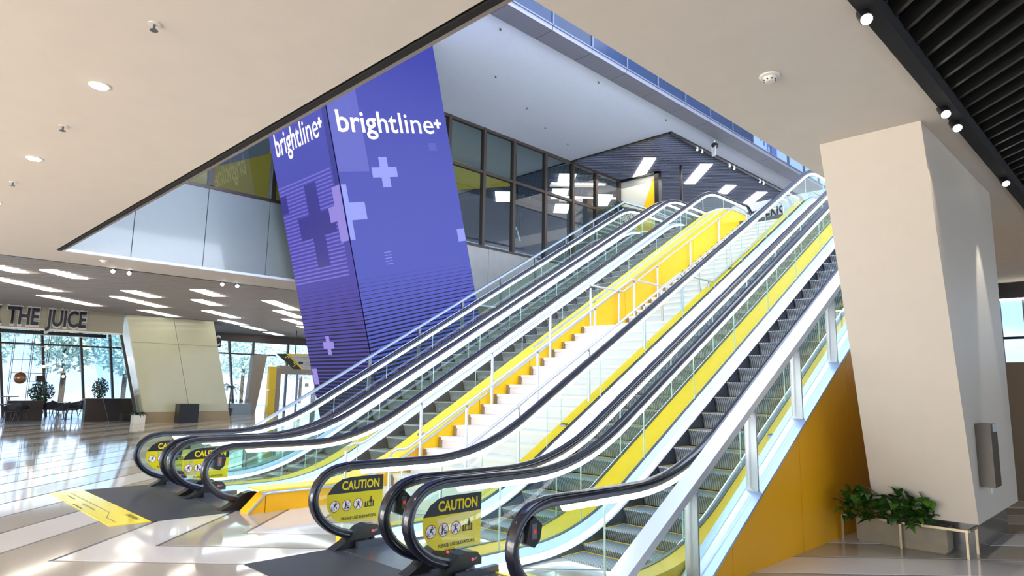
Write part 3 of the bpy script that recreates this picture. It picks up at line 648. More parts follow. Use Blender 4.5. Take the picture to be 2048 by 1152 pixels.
# three tube handrails on the stairs
def rail_h(y):   # rail axis height
    if y < 7.36: return 3.83-(7.36-y)*(RS/TR)
    if y < 8.6: return 3.83
    return 3.83+(y-8.6)*(RS/TR)
names = ('stainless tube stair railing along the left yellow wall', 'stainless tube stair railing down the middle of the white stairs', 'stainless tube stair railing on the right beside the escalator glass')
for xr, lb in zip((-2.3, -1.21, -.14), names):
    t = thing('stair_railing', lb, 'railing', (xr, 2, 0), 'stair railings')
    zt = 3.83+(13.9-8.6)*(RS/TR)
    pts = [(xr, 1.95, .06), (xr, 1.95, .70), (xr, 1.98, .77), (xr, 2.05, .80), (xr, 2.2, .80), (xr, 2.32, rail_h(2.32)+.09)]
    pts = [(xr, 1.80, .06), (xr, 1.80, .74), (xr, 1.83, .80), (xr, 1.9, .83), (xr, 2.0, .83)]+[(xr, y, rail_h(y)) for y in (2.08, 7.36, 8.6, 13.9)]+[(xr, 14.2, zt+.12), (xr, 14.7, zt+.10), (xr, 14.8, zt+.02), (xr, 14.82, zt-.7)]
    MB().tube(pts, .021, 10).build('rail', STEEL, t, smooth=True)
    dk = 0 if xr < -2 else .12
    for y in (3.13, 4.66, 6.19, 7.45, 8.45, 10.0, 11.55, 13.1):
        if y < 7.25: zb = RS*(4+math.floor((y-3.27)/TR))
        elif y < 8.52: zb = zl
        else: zb = zl+RS*(1+math.floor((y-yl)/TR))
        MB().tube([(xr, y, zb+.0), (xr, y, rail_h(y)-.06)], .024, 8).build('post', STEEL, t, smooth=True)
        MB().tube([(xr, y, rail_h(y)-.06), (xr, y, rail_h(y)-.01)], .010, 6).build('post_pin', STEELD, t)

# anti-slide studs and cable bollards on the caps
k = 0
for xx, cz, yy in ((-2.60, CAPZ, 3.35), (-2.60, CAPZ, 7.9), (-.12, .135, 4.05), (-.12, .135, 9.3), (2.95, .135, 4.1)):
    t = thing('cap_stop', 'small metal stop standing on a yellow cap strip, %s' % ['low on the left stair wall', 'midway up the left stair wall', 'low beside the right stair edge', 'high beside the right stair edge', 'on the outer right deck'][k], 'bracket', (xx, yy, Bl(yy)+cz), 'metal stops on the yellow caps'); k += 1
    z0 = Bl(yy)+cz
    MB().hexa([(xx-.05, yy-.02, z0-.012), (xx+.05, yy-.02, z0-.012), (xx+.05, yy+.03, z0+.012), (xx-.05, yy+.03, z0+.012)], [(xx-.05, yy-.02, z0+.015), (xx+.05, yy-.02, z0+.015), (xx+.05, yy+.03, z0+.035), (xx-.05, yy+.03, z0+.035)]).build('foot', STEELD, t)
    MB().box(xx-.06, xx-.052, yy-.01, yy+.02, z0, z0+.4).build('glass_blade', [GLASS], t)

# right outer railing and yellow side wall
INC = lambda y: HR+TA*(y-YK)
sw = thing('side_wall', 'tall orange yellow panelled wall closing the right side of the escalators', 'wall', (3.28, 4, 0))
yl_ = [1.87, 2.39, 3.97, 5.55, 7.1, 8.7, 10.3, 12, 14]
wall_panels(sw, 3.18, 3.30, yl_, lambda y: max(.02, INC(y)-.62), lambda y: 0.0, YELO)
b = MB(); b.hexa([(3.05, 1.80, 0), (3.31, 1.80, 0), (3.31, 1.88, 0), (3.05, 1.88, 0)], [(3.05, 1.80, .005), (3.31, 1.80, .005), (3.31, 1.88, .01), (3.05, 1.88, .01)])
b = MB(); b.hexa([(3.05, 1.85, INC(1.85)-.60), (3.315, 1.85, INC(1.85)-.60), (3.315, 14, INC(14)-.60), (3.05, 14, INC(14)-.60)][:4], [(3.05, 1.85, INC(1.85)-.57), (3.315, 1.85, INC(1.85)-.57), (3.315, 14, INC(14)-.57), (3.05, 14, INC(14)-.57)])
b.build('cap', STEELB, sw)
MB().hexa([(3.05, 1.85, 0), (3.07, 1.85, 0), (3.07, 14, INC(14)-1.2), (3.05, 14, INC(14)-1.2)], [(3.05, 1.85, INC(1.85)-.60), (3.07, 1.85, INC(1.85)-.60), (3.07, 14, INC(14)-.60), (3.05, 14, INC(14)-.60)]).build('inner_lining', BLACKM, sw)
rr = thing('steel_railing', 'big bright flat-topped steel handrail on flat posts in the right foreground', 'railing', (3.2, 1, 0))
RO = .345
b = MB(); ra, rb = .1, 11.2
b.hexa([(3.14, ra, INC(ra)+RO-.08), (3.30, ra, INC(ra)+RO-.08), (3.30, rb, INC(rb)+RO-.08), (3.14, rb, INC(rb)+RO-.08)], [(3.14, ra, INC(ra)+RO), (3.30, ra, INC(ra)+RO), (3.30, rb, INC(rb)+RO), (3.14, rb, INC(rb)+RO)])
b.build('rail', STEEL, rr)
for y in (.68, 1.85, 3.02, 4.19, 5.36, 6.53, 7.7, 8.87, 10.04):
    zb = max(0.0, INC(y)-.60); w = .012
    MB().box(3.15, 3.27, y-w, y+w, zb, INC(y)+RO-.14).build('post', STEELP, rr)
    MB().box(3.18, 3.25, y-.008, y+.008, INC(y)+RO-.15, INC(y)+RO-.09).build('post_neck', BLACK, rr)
    if y < 10:
        y2 = y+1.17
        MB().prismx([(y+.06, max(.05, INC(y+.06)-.50)), (y2-.06, max(.05, INC(y2-.06)-.50)), (y2-.06, INC(y2-.06)+RO-.16), (y+.06, INC(y+.06)+RO-.16)], 3.172, 3.184, 0, 1).build('glass_pane', [GLASS, GEDGE], rr)
# left outer railing
lr = thing('steel_railing', 'slim pale steel handrail with glass panes left of the farthest escalator', 'railing', (-6.1, 2, 0))
LO = .12
pl = [(y, INC(y)+LO) for y in (1.0, 14.0)]+[(15.0, INC(14)+LO+.05), (17.5, INC(14)+LO+.05)]
b = MB(); n0 = []
for i in range(len(pl)-1):
    (a, z0), (c, z1) = pl[i], pl[i+1]
    b.hexa([(-6.14, a, z0-.05), (-6.06, a, z0-.05), (-6.06, c, z1-.05), (-6.14, c, z1-.05)], [(-6.14, a, z0), (-6.06, a, z0), (-6.06, c, z1), (-6.14, c, z1)])
b.build('rail', STEELB, lr)
b = MB(); b.hexa([(-6.11, 1, INC(1)+LO-.26), (-6.09, 1, INC(1)+LO-.26), (-6.09, 14, INC(14)+LO-.26), (-6.11, 14, INC(14)+LO-.26)], [(-6.11, 1, INC(1)+LO-.23), (-6.09, 1, INC(1)+LO-.23), (-6.09, 14, INC(14)+LO-.23), (-6.11, 14, INC(14)+LO-.23)])
b.build('lower_rail', STEELB, lr)
for y in (2.0, 3.3, 4.6, 5.9, 7.2, 8.5, 9.8, 11.1, 12.4, 13.7):
    MB().box(-6.12, -6.08, y-.035, y+.035, max(0, INC(y)-.95), INC(y)+LO-.05).build('post', STEELD, lr)
    y2 = min(y+1.3, 14)
    if y2-y > .3: MB().prismx([(y+.04, max(.02, INC(y)-.80)), (y2-.04, max(.02, INC(y2)-.80)), (y2-.04, INC(y2)+LO-.27), (y+.04, INC(y)+LO-.27)], -6.105, -6.095, 0, 1).build('glass_pane', [GLASS, GEDGE], lr)

# ------------------------------------------------------------------ right column, dispenser, planter
def lean(y0, z): return y0-z*.266
col = thing('column', 'massive smooth beige column leaning towards the viewer at right', 'column', (4.2, 6, 0))
b = MB(); b.hexa([(3.75, lean(4.93, .38), .38), (4.72, lean(4.93, .38), .38), (4.72, 7.1, .38), (3.75, 7.1, .38)], [(3.75, lean(4.93, ZC), ZC), (4.72, lean(4.93, ZC), ZC), (4.72, 7.1, ZC), (3.75, 7.1, ZC)])
b.build('shaft', COLM, col)
MB().box(3.8, 4.60, 5.35, 7.05, 0, .38).build('plinth', mat('dark_stone_plinth', (.10, .095, .09), .15), col)
d = thing('wall_box', 'slim brushed metal box fixed to the side of the beige column', 'dispenser', (4.75, 5.15, .72))
MB().box(4.72, 4.86, 5.0, 5.32, .74, 1.38).build('case', mat('dark_brushed_metal', (.075, .062, .05), .4, spec=.4), d)
MB().box(4.86, 4.868, 5.1, 5.3, 1.30, 1.38).build('cap_label', LGREY, d)
MB().box(4.72, 4.73, 5.55, 5.62, .62, .70).build('socket', PLASW, d)
pt = thing('planter', 'rectangular concrete planter full of dark broad leaves under the beige column', 'planter', (3.95, 5.2, 0))
b = MB(); b.box(3.48, 4.38, 5.05, 5.08, .02, .27); b.box(3.48, 4.38, 5.28, 5.31, .02, .27); b.box(3.48, 3.51, 5.08, 5.28, .02, .27); b.box(4.35, 4.38, 5.08, 5.28, .02, .27); b.box(3.5, 4.36, 5.06, 5.3, .0, .05)
b.build('box', CONC, pt)
MB().box(3.51, 4.35, 5.08, 5.28, .05, .24).build('soil', SOIL, pt)
def leaf(name, base, dirv, L, wd, droop, matl, parent):
    d = Vector(dirv).normalized(); side = d.cross(Vector((0, 0, 1))).normalized(); b = MB(); vs = []
    for i, (t_, w_) in enumerate(((0, .06), (.18, .55), (.4, 1), (.65, .85), (.85, .45), (1, .03))):
        p = Vector(base)+d*L*t_-Vector((0, 0, 1))*droop*L*t_*t_
        vs += [p-side*wd*w_*.5+Vector((0, 0, .012*w_)), p, p+side*wd*w_*.5+Vector((0, 0, .012*w_))]
    fs = []
    for i in range(5):
        a = i*3; fs += [(a, a+1, a+4, a+3), (a+1, a+2, a+5, a+4)]
    b.add(vs, fs); return b.build(name, matl, parent, loc=tuple(base))
LEAVES = [LEAF, mat('mid_leaf', (.03, .10, .012), .35, noise=.5, nscale=14), mat('light_leaf', (.07, .17, .02), .35, noise=.4, nscale=14)]
rnd = random.Random(11)
for i in range(16):
    bx = 3.52+.82*i/15
    MB().tube([(bx, 5.12, .24), (bx+.02*rnd.random(), 4.93, .33), (bx+.06*(rnd.random()-.5), 4.78-.1*rnd.random(), .44+.1*rnd.random())], .006, 5).build('stem', LEAF, pt)
for i in range(150):
    bx = 3.50+.86*rnd.random(); by = 4.80-.10*rnd.random(); a = rnd.random()*2*PI; el = .3+1.1*rnd.random(); hz = (.26+.30*rnd.random()*(1.15-.6*abs(bx-3.85)))
    leaf('leaf', (bx, by-.27*(hz-.3), hz+.02), (math.cos(a)*math.cos(el), -abs(math.sin(a))*math.cos(el)-.12, math.sin(el)+.12), .15+.14*rnd.random(), .075+.06*rnd.random(), .25+.5*rnd.random(), LEAVES[min(2, int(rnd.random()*2.6))], pt)
gr = thing('floor_guard', 'low thin metal guard rail around the concrete planter', 'railing', (4, 4.95, 0))
for x, y in ((3.36, 4.97), (3.96, 4.97), (4.58, 4.97), (4.60, 5.32)): MB().box(x-.012, x+.012, y-.012, y+.012, 0, .29).build('post', STEEL if 0 else mat('dull_brass_metal', (.34, .29, .2), .35, metal=.6) if 'dull_brass_metal' not in MATS else MATS['dull_brass_metal'], gr)
MB().box(3.35, 4.60, 4.96, 4.985, .265, .29).build('rail', MATS['dull_brass_metal'], gr)
MB().box(4.585, 4.61, 4.985, 5.33, .265, .29).build('rail', MATS['dull_brass_metal'], gr)

# right background
wb = struct(MB().box(3.32, 14, 11, 11.15, 0, 2.26).build('wall_back_right', mat('brown_grey_wall', (.24, .19, .14), .6)))
w2_ = struct(MB().box(3.3, 14, 15.9, 16.0, 3.95, ZC+.3).build('window_2', BLACK))
MB().box(3.3, 14, 15.86, 15.9, 3.0, 3.06).build('transom', BLACK, w2_); MB().box(3.3, 14, 15.86, 15.9, 2.2, 2.3).build('sill', BLACK, w2_)
for i in range(12): MB().box(3.38+.45*i, 3.42+.45*i, 15.87, 15.9, 2.3, 3.95).build('mullion', STEELD, w2_); MB().box(3.42+.45*i, 3.83+.45*i, 15.88, 15.89, 2.3, 3.95).build('pane', GLASSC, w2_)
MB().box(3.3, 14, 15.6, 15.7, 3.9, 3.93).build('light_strip', LAMP, w2_)

# ------------------------------------------------------------------ ceiling fittings
def disc_fitting(name, label, cat, x, y, z, rr, matl, group=None, lamp=None):
    t = thing(name, label, cat, (x, y, z), group)
    MB().lathe([(rr*.55, z-.012), (rr, z-.006), (rr, z)], x, y, 20).build('ring', PLASW, t, smooth=False)
    MB().lathe([(rr*.05, z-.016), (rr*.75, z-.0155), (rr*.75, z-.010)], x, y, 20).build('lens', lamp or matl, t)
for (x, y), l in zip(((-.47, -2.1), (-3.37, -2.1), (-6.31, -2.1)), ('nearest', 'middle', 'farthest')):
    disc_fitting('recessed_downlight', '%s of the three round recessed lights in the beige ceiling at left' % l, 'light', x, y, ZC, .09, PLASW, 'recessed lights in the beige ceiling', LAMPW)
def sprinkler(x, y, z, label, grp):
    t = thing('sprinkler', label, 'sprinkler', (x, y, z), grp); MB().lathe([(.045, z-.006), (.045, z)], x, y, 14).build('rose', PLASW, t)
    MB().lathe([(.01, z-.05), (.01, z-.006)], x, y, 8).build('nozzle', STEELD, t); MB().lathe([(.03, z-.055), (.03, z-.05)], x, y, 10).build('deflector', STEELD, t)
for (x, y), l in zip(((1.05, -2.1), (-1.88, -2.1), (-4.79, -2.1)), ('nearest', 'middle', 'farthest')): sprinkler(x, y, ZC, 'small ceiling sprinkler between the recessed lights, %s one' % l, 'sprinklers in the beige ceiling')
def smoke(x, y, z, label, sc=1):
    t = thing('smoke_detector', label, 'smoke detector', (x, y, z))
    MB().lathe([(.07*sc, z-.018), (.085*sc, z-.012), (.085*sc, z)], x, y, 24).build('base', PLASW, t)
    MB().lathe([(.03*sc, z-.055), (.042*sc, z-.05), (.05*sc, z-.035), (.058*sc, z-.018)], x, y, 24).build('head', PLASW, t)
    for k in range(8):
        a = 2*PI*k/8; MB().box(x+.045*sc*math.cos(a)-.006, x+.045*sc*math.cos(a)+.006, y+.045*sc*math.sin(a)-.006, y+.045*sc*math.sin(a)+.006, z-.046, z-.036).build('slot', BLACK, t)
smoke(4.05, 1.85, ZC, 'round white smoke detector on the beige ceiling at right')
smoke(-10.6, .45, ZC, 'flat round detector on the ceiling strip below the grey panels', 1.3)
def track_spot(x, y, z, label, grp, aim=(0, 0, -1), big=1.0):
    t = thing('track_spot', label, 'spotlight', (x, y, z), grp); a = Vector(aim).normalized(); p = Vector((x, y, z-.06*big))
    MB().tube([(x, y, z), tuple(p)], .012*big, 6).build('stem', BLACK, t)
    MB().tube([tuple(p-a*.05*big), tuple(p+a*.06*big)], .045*big, 12).build('can', BLACK, t)
    MB().tube([tuple(p+a*.055*big), tuple(p+a*.068*big)], .038*big, 12).build('lens', LAMPW, t)
cam_dir = Vector((.35, -.5, -.8))
for x, y, l in ((4.97, 1.3, 'nearest, at the top edge'), (4.97, 3.5, 'left of the middle pair'), (4.97, 3.95, 'right of the middle pair'), (4.99, 6.35, 'farthest, over the beige column')):
    track_spot(x, y, ZC, 'track spotlight in the black ceiling channel at right, %s' % l, 'spotlights in the black channel', cam_dir, 1.0)
for x, y, l in ((-11.68, .9, 'left of the first pair'), (-11.68, 1.25, 'right of the first pair'), (-11.68, 3.5, 'left of the second pair'), (-11.68, 3.9, 'right of the second pair')):
    track_spot(x, y, ZC+.06, 'small spotlight along the lower slatted ceiling edge, %s' % l, 'spotlights by the lower slats', (.8, -.3, -.7), 1.25)
for y, l in ((18.0, 'first'), (18.35, 'second'), (20.5, 'third'), (20.9, 'fourth'), (23.2, 'fifth'), (23.55, 'sixth')):
    track_spot(-5.62, y, ZW, 'small spotlight on the black edge of the upper slats, %s from the apex' % l, 'spotlights on the upper black edge', (.7, -.7, -.5), .9)
for i, (x, y) in enumerate(((-4.95, 7.2), (-8.83, 14.4), (-4.95, 11.2), (-7.75, 11.1), (-5.0, 14.9), (-6.9, 8.9), (-8.4, 12.7))):
    sprinkler(x, y, ZW, 'tiny sprinkler on the white upper ceiling, %s' % ['nearest to the tower top', 'beside the slatted apex', 'nearest to the glazed band in the middle', 'in the middle left', 'right of the slatted apex', 'next to the tower', 'above the dark glazing'][i], 'sprinklers on the white ceiling')
t = thing('ceiling_camera', 'small dark camera hanging from the white upper ceiling near the glazed band', 'camera', (-4.75, 17.7, ZW))
MB().tube([(-4.75, 17.7, ZW), (-4.75, 17.7, ZW-.2)], .03, 8).build('stem', WHITE, t); MB().ball((-4.75, 17.7, ZW-.22), .13).build('dome', BLACK, t, smooth=True); MB().hexa([(-4.82, 17.62, ZW-.62), (-4.72, 17.62, ZW-.62), (-4.72, 17.66, ZW-.62), (-4.82, 17.66, ZW-.62)], [(-4.86, 17.6, ZW-.25), (-4.66, 17.6, ZW-.25), (-4.66, 17.68, ZW-.25), (-4.86, 17.68, ZW-.25)]).build('ribbon', LGREY, t)
spot('track_beam', (4.97, 3.9, ZC-.1), (4.2, 3.4, 0), 90, (1, .84, .6), 1.1, .8, .03)
# spot beams that graze the beige column
spot('column_beam', (5.02, 5.95, ZC-.1), (4.72, 6.1, 1.2), 150, (1, .97, .93), .55, .5, .02)

# ------------------------------------------------------------------ lower hall, far left: shop front, leaning walls, doors
FX = -24.3
hd = struct(MB().box(FX-.25, FX, -8, 4.55, 3.62, 4.5).build('wall_shop_header', mat('olive_grey_header', (.27, .26, .20), .5)))
MB().box(FX-.26, FX+.012, -8, 4.5, 3.56, 3.62).build('header_strip', PLASW, hd)
sg = thing('shop_sign', 'dark raised letters THE JUICE on a pale outline over the cafe opening', 'sign', (FX, 2, 3.7))
MB().box(FX+.005, FX+.03, -8, .15, 3.68, 4.42).build('backing_board', LGREY, sg)
for wd, y0, w_ in (('K', .22, .28), ('THE', .66, .98), ('JUICE', 1.86, 1.34)):
    text_obj('outline', wd, LGREY, (FX, y0-.02, 3.72), (0, 1, 0), (0, 0, 1), w_+.06, .68, sg, bold=.07, depth=.02)
    text_obj('letters', wd, INK, (FX, y0, 3.755), (0, 1, 0), (0, 0, 1), w_, .60, sg, bold=.03, depth=.06)
def lean_wall(name, label, y0t, y1t, y0b, y1b, x=FX, mat_=CREAM):
    t = thing(name, label, 'wall', (x, y0b, 0)); zs = (.42, 3.3, 4.42)
    f = lambda z, a, b_: b_+(a-b_)*z/4.42
    ym = .52
    for za, zb in ((.42, 3.3), (3.3, 4.42)):
        for c0, c1 in ((0, ym), (ym, 1)):
            g_ = .008; P = []
            for z, gz in ((za, g_), (zb, -g_)):
                z_ = z+gz; A = f(z_, y0t, y0b); B_ = f(z_, y1t, y1b); P.append((A+(B_-A)*c0+g_, A+(B_-A)*c1-g_, z_))
            MB().prismx([(P[0][0], P[0][2]), (P[0][1], P[0][2]), (P[1][1], P[1][2]), (P[1][0], P[1][2])], x-.06, x).build('panel', mat_, t)
    MB().prismx([(f(0, y0t, y0b), 0), (f(0, y1t, y1b), 0), (f(4.42, y1t, y1b), 4.42), (f(4.42, y0t, y0b), 4.42)], x-1.2, x-.06).build('core', mat_, t)
    MB().prismx([(f(0, y0t, y0b), 0), (f(0, y1t, y1b), 0), (f(.42, y1t, y1b), .42), (f(.42, y0t, y0b), .42)], x-.06, x+.01).build('plinth', mat('tan_stone_plinth', (.34, .26, .16), .3), t)
lean_wall('leaning_wall', 'glossy cream panelled wall leaning left, beside the cafe', 4.62, 8.15, 5.72, 9.25)
tag(MB().box(-23.95, -23.45, 6.73, 7.52, 0, .78).build('litter_bin', BLACK), 'black box bin in front of the cream leaning wall', 'bin')
dk = thing('host_desk', 'long dark wooden desk at the cafe entrance', 'desk', (-26, 4.8, 0))
MB().box(-26.4, -26, 3.9, 5.75, 0, .90).build('body', WOOD, dk); MB().box(-26.5, -25.95, 3.85, 5.8, .90, .95).build('top', WOOD, dk)
pb = thing('planter', 'small pale planter box with dark fern right of the cafe desk', 'planter', (-23.95, 5.33, 0))
MB().box(-24.15, -23.75, 5.12, 5.55, 0, .33).build('box', PLASW, pb)
for i in range(22):
    a = rnd.random()*2*PI; leaf('leaf', (-23.95, 5.33, .33), (math.cos(a), math.sin(a), .6+rnd.random()), .4+.2*rnd.random(), .07, .7, LEAF, pb)
# cafe glass side screen
ss = thing('glass_screen', 'clear glass screen beside the cream leaning wall, leaning with it', 'window', (-24.6, 4, 0))
MB().prismx([(4.5, .0), (5.5, 0), (4.55, 3.56), (3.4, 3.56)], -24.75, -24.73, 0, 1).build('glass_pane', [GLASSC, GEDGE], ss)
MB().hexa([(-24.78, 5.5, 0), (-24.70, 5.5, 0), (-24.70, 5.6, 0), (-24.78, 5.6, 0)], [(-24.78, 4.55, 3.6), (-24.70, 4.55, 3.6), (-24.70, 4.65, 3.6), (-24.78, 4.65, 3.6)]).build('frame', BRONZE, ss)
# far facade x=-31
fw = struct(MB().box(-31.2, -31.0, -12, 20, 4.0, 4.8).build('window_3', BRONZE))
for i, yy in enumerate((-10, -8.4, -6.8, -5.2, -3.6, -2, -.4, 1.3, 2.9, 4.45, 5.7, 7.2, 8.7, 10.2, 11.6, 13.0, 15.1, 17.8, 19.5)):
    dl = .55 if 0 < yy < 12 else 0
    MB().hexa([(-31.15, yy+dl, 0), (-31.0, yy+dl, 0), (-31.0, yy+dl+.10, 0), (-31.15, yy+dl+.10, 0)], [(-31.15, yy, 4), (-31.0, yy, 4), (-31.0, yy+.10, 4), (-31.15, yy+.10, 4)]).build('mullion', BRONZE, fw)
MB().box(-31.1, -31.05, -12, 14.4, 3.28, 3.36).build('transom', BRONZE, fw)
MB().box(-31.09, -31.07, -12, 14.4, 0, 4.0).build('pane', GLASSC, fw); MB().box(-31.09, -31.07, 14.4, 20, 2.95, 4.0).build('pane', GLASSC, fw)
# entrance doors
dr = struct(MB().box(-31.0, -30.7, 14.5, 20, 2.25, 2.75).build('door_1', WOODG))
for yy in (14.55, 15.75, 16.95, 18.15): MB().box(-30.9, -30.8, yy-.05, yy+.05, 0, 2.25).build('door_frame', STEELD, dr)
for yy in (14.6, 15.8, 17.0):
    l_ = MB().box(-30.87, -30.85, yy, yy+1.1, .05, 2.2).build('door_leaf', GLASSC, dr); MB().tube([(-30.8, yy+.9, .9), (-30.8, yy+.9, 1.3)], .02, 6).build('handle', STEEL, l_)
MB().box(-30.845, -30.84, 16.25, 16.5, 1.55, 1.75).build('notice', LGREY, dr)
MB().box(-31.0, -30.4, 14.15, 14.5, 0, 2.55).build('jamb', WOODG, dr)
yc = thing('yellow_pillar', 'glossy yellow pillar left of the entrance doors', 'pillar', (-30.3, 14, 0))
MB().box(-30.5, -30.2, 13.72, 14.12, 0, 1.33).build('panel', YELB, yc); MB().box(-30.5, -30.2, 13.72, 14.12, 1.35, 2.65).build('panel', YELB, yc)
gp = MB().hexa([(-31, 12.7, 0), (-30.6, 12.7, 0), (-30.6, 13.2, 0), (-31, 13.2, 0)], [(-31, 12.9, 3.3), (-30.6, 12.9, 3.3), (-30.6, 13.7, 3.3), (-31, 13.7, 3.3)]); tag(gp.build('leaning_post', WOODG), 'grey leaning post between the palm and the yellow pillar', 'post')
hs = thing('hanging_sign', 'hanging direction sign, black pointed end with yellow arrows and pale grey board', 'sign', (-26, 13, 2.4))
MB().prismx([(12.03, 3.2), (12.55, 3.22), (13.45, 2.45), (13.02, 2.44)], -26.05, -26.0).build('arrow_end', mat('dark_olive_sign', (.02, .03, .01), .4), hs)
MB().prismx([(12.55, 3.22), (12.66, 3.22), (13.56, 2.45), (13.45, 2.45)], -26.05, -26.0).build('yellow_edge', YELB, hs); MB().prismx([(12.60, 3.22), (15.6, 3.34), (15.6, 3.26), (12.69, 3.16)], -26.05, -25.995).build('yellow_edge', YELB, hs)
MB().prismx([(12.69, 3.16), (15.6, 3.26), (15.6, 2.45), (13.56, 2.45)], -26.05, -26.0).build('board', LGREY, hs)
planar('arrow', [bar(12.5, 3.0, 12.62, 3.1, .04), bar(12.62, 3.1, 12.72, 2.98, .04), bar(12.98, 2.78, 13.08, 2.68, .04), bar(13.08, 2.68, 12.98, 2.58, .04)], YELB, (-26, 0, 0), (0, 1, 0), (0, 0, 1), hs, .01)
planar('pictogram', [rect(13.25, 13.5, 2.72, 2.84)], INK, (-26, 0, 0), (0, 1, 0), (0, 0, 1), hs, .01)
planar('lettering', [rect(13.0, 14.0, 3.05, 3.065), rect(13.0, 13.7, 2.98, 2.992), rect(13.6, 14.6, 2.80, 2.812), rect(13.6, 14.4, 2.74, 2.752), rect(13.6, 14.3, 2.68, 2.692)], STEELD, (-26, 0, 0), (0, 1, 0), (0, 0, 1), hs, .01)
MB().tube([(-26.02, 13.05, 3.2), (-26.02, 13.05, 4.5)], .03, 6).build('rod', BLACK, hs)
s2 = thing('shop_sign', 'small black sign with white letters at the corner behind the cream leaning wall', 'sign', (-27, 9.3, 3.4))
MB().box(-27.05, -27, 8.7, 9.62, 3.42, 4.08).build('board', INK, s2)
MB().tube([(-27.03, 9.1, 4.08), (-27.03, 9.1, 4.46)], .015, 6).build('hanger', BLACK, s2)
text_obj('letters', 'JUIC', WHITE, (-27, 8.75, 3.5), (0, 1, 0), (0, 0, 1), .82, .48, s2, bold=.02, depth=.01)
# palm and planter by the facade
def palm(loc, h, n, L, label, cat='palm', pot=True, lean_=0):
    t = thing('potted_palm', label, cat, loc); x, y, z = loc
    if pot: MB().lathe([(.13, z), (.2, z+.35), (.2, z+.42), (.17, z+.42)], x, y, 14).build('pot', BRONZE, t)
    MB().tube([(x, y, z+.35), (x+.03, y, z+h)], .03, 6).build('stem', TRUNK, t)
    for i in range(n):
        a = 2*PI*i/n+rnd.random()*.4; el = .3+rnd.random()*.9
        pts = [Vector((x, y, z+h))+Vector((math.cos(a)*math.cos(el)*L*q, math.sin(a)*math.cos(el)*L*q, math.sin(el)*L*q-.75*L*q*q)) for q in (0, .25, .5, .75, 1)]
        b = MB()
        for k in range(4):
            p, q = pts[k], pts[k+1]; d = (q-p); sd = d.cross(Vector((0, 0, 1))).normalized()
            for m_ in range(3):
                o = p+d*(m_/3)
                for s in (-1, 1):
                    tip = o+sd*s*L*.28*(1-.15*k)+d*.5-Vector((0, 0, .06*L)); b.add([o, o+d*.18, tip], [(0, 1, 2)])
        b.tube(pts, .008, 4); b.build('frond', LEAF, t)
palm((-28.8, 11.0, 0), 1.45, 11, .85, 'potted palm behind the right edge of the cream leaning wall')
palm((-9.3, 18.1, ZU), 2.35, 14, 1.0, 'tall palm on the upper floor behind the left escalator tops', pot=True)
pp = thing('planter', 'low blue grey planter trough by the far windows', 'planter', (-30, 12, 0))
MB().box(-30.3, -29.7, 11.3, 12.6, .0, .60).build('trough', mat('blue_grey_trough', (.34, .42, .5), .5), pp)
for i in range(18): leaf('leaf', (-30, 11.45+.06*i, .6), (rnd.random()-.5, rnd.random()-.5, 1.4), .35, .05, .2, LEAF, pp)

# cafe furniture
def chair(src, loc, rot, label):
    x, y, z = loc
    if src is None:
        t = thing('cafe_chair', label, 'chair', (0, 0, 0), 'dark tub chairs in the cafe')
        MB().lathe([(.20, .42), (.25, .44), (.25, .48), (.22, .50)], 0, 0, 14).build('seat', CHAIRM, t, smooth=True)
        b = MB(); n = 12; vs = []; 
        for i in range(n+1):
            a = -PI*.62+PI*1.24*i/n; hh = .80-.16*abs(i-n/2)/(n/2)
            for rr_, zz_ in ((.24, .46), (.30, hh), (.27, hh), (.215, .46)): vs.append((rr_*math.cos(a), rr_*math.sin(a), zz_))
        fs = [(i*4+k, i*4+(k+1) % 4, (i+1)*4+(k+1) % 4, (i+1)*4+k) for i in range(n) for k in range(4)]+[(3, 2, 1, 0), tuple(n*4+k for k in range(4))]
        b.add(vs, fs); b.build('backrest', CHAIRM, t, smooth=True)
        for a in (.8, 2.3, 3.9, 5.5): MB().tube([(.15*math.cos(a), .15*math.sin(a), .43), (.26*math.cos(a), .26*math.sin(a), 0)], [.018, .010], 6).build('leg', WOOD, t)
        t.location = loc; t.rotation_euler[2] = rot; return t
    t = src.copy(); COL.objects.link(t); t.location = loc; t.rotation_euler[2] = rot; t['label'] = label
    for ch in src.children:
        c = ch.copy(); COL.objects.link(c); c.parent = t
    return t
src = None
CH = [(-28.2, 3.02, .3, 'left of the middle cafe table'), (-27.62, 3.8, 2.2, 'before the middle cafe table'), (-28.6, 4.5, -2.6, 'right of the middle cafe table'), (-29.3, 3.6, -1.2, 'behind the middle cafe table'), (-27.2, 3.3, 1.2, 'nearest to the host desk'),
      (-26.9, .35, .3, 'left of the nearest cafe table'), (-25.9, 1.4, 2.2, 'before the nearest cafe table'), (-26.8, 1.86, -2.6, 'right of the nearest cafe table'), (-27.4, .95, -1.0, 'behind the nearest cafe table'), (-25.8, .5, 1.0, 'at the left picture edge')]
for x, y, a, l in CH:
    c = chair(src, (x, y, 0), a, 'dark tub chair on thin legs, '+l); src = src or c
def table(x, y, l, h=.72, r_=.4):
    t = thing('cafe_table', l, 'table', (x, y, 0), 'cafe tables')
    MB().lathe([(r_-.01, h-.03), (r_, h-.02), (r_, h)], x, y, 20).build('tabletop', WOOD, t); MB().tube([(x, y, .02), (x, y, h-.03)], .03, 8).build('pedestal', BLACK, t); MB().lathe([(.22, 0), (.2, .02), (.03, .03)], x, y, 16).build('base', BLACK, t)
table(-28.4, 3.75, 'round dark table with tub chairs in the middle of the cafe'); table(-26.6, 1.1, 'round dark table nearest to the left picture edge'); table(-30.1, 1.9, 'tall round table behind the cafe chairs', .95, .35)
sh = thing('metal_rack', 'tall open black rack with shelves inside the cafe', 'shelf', (-27.9, 1.9, .8))
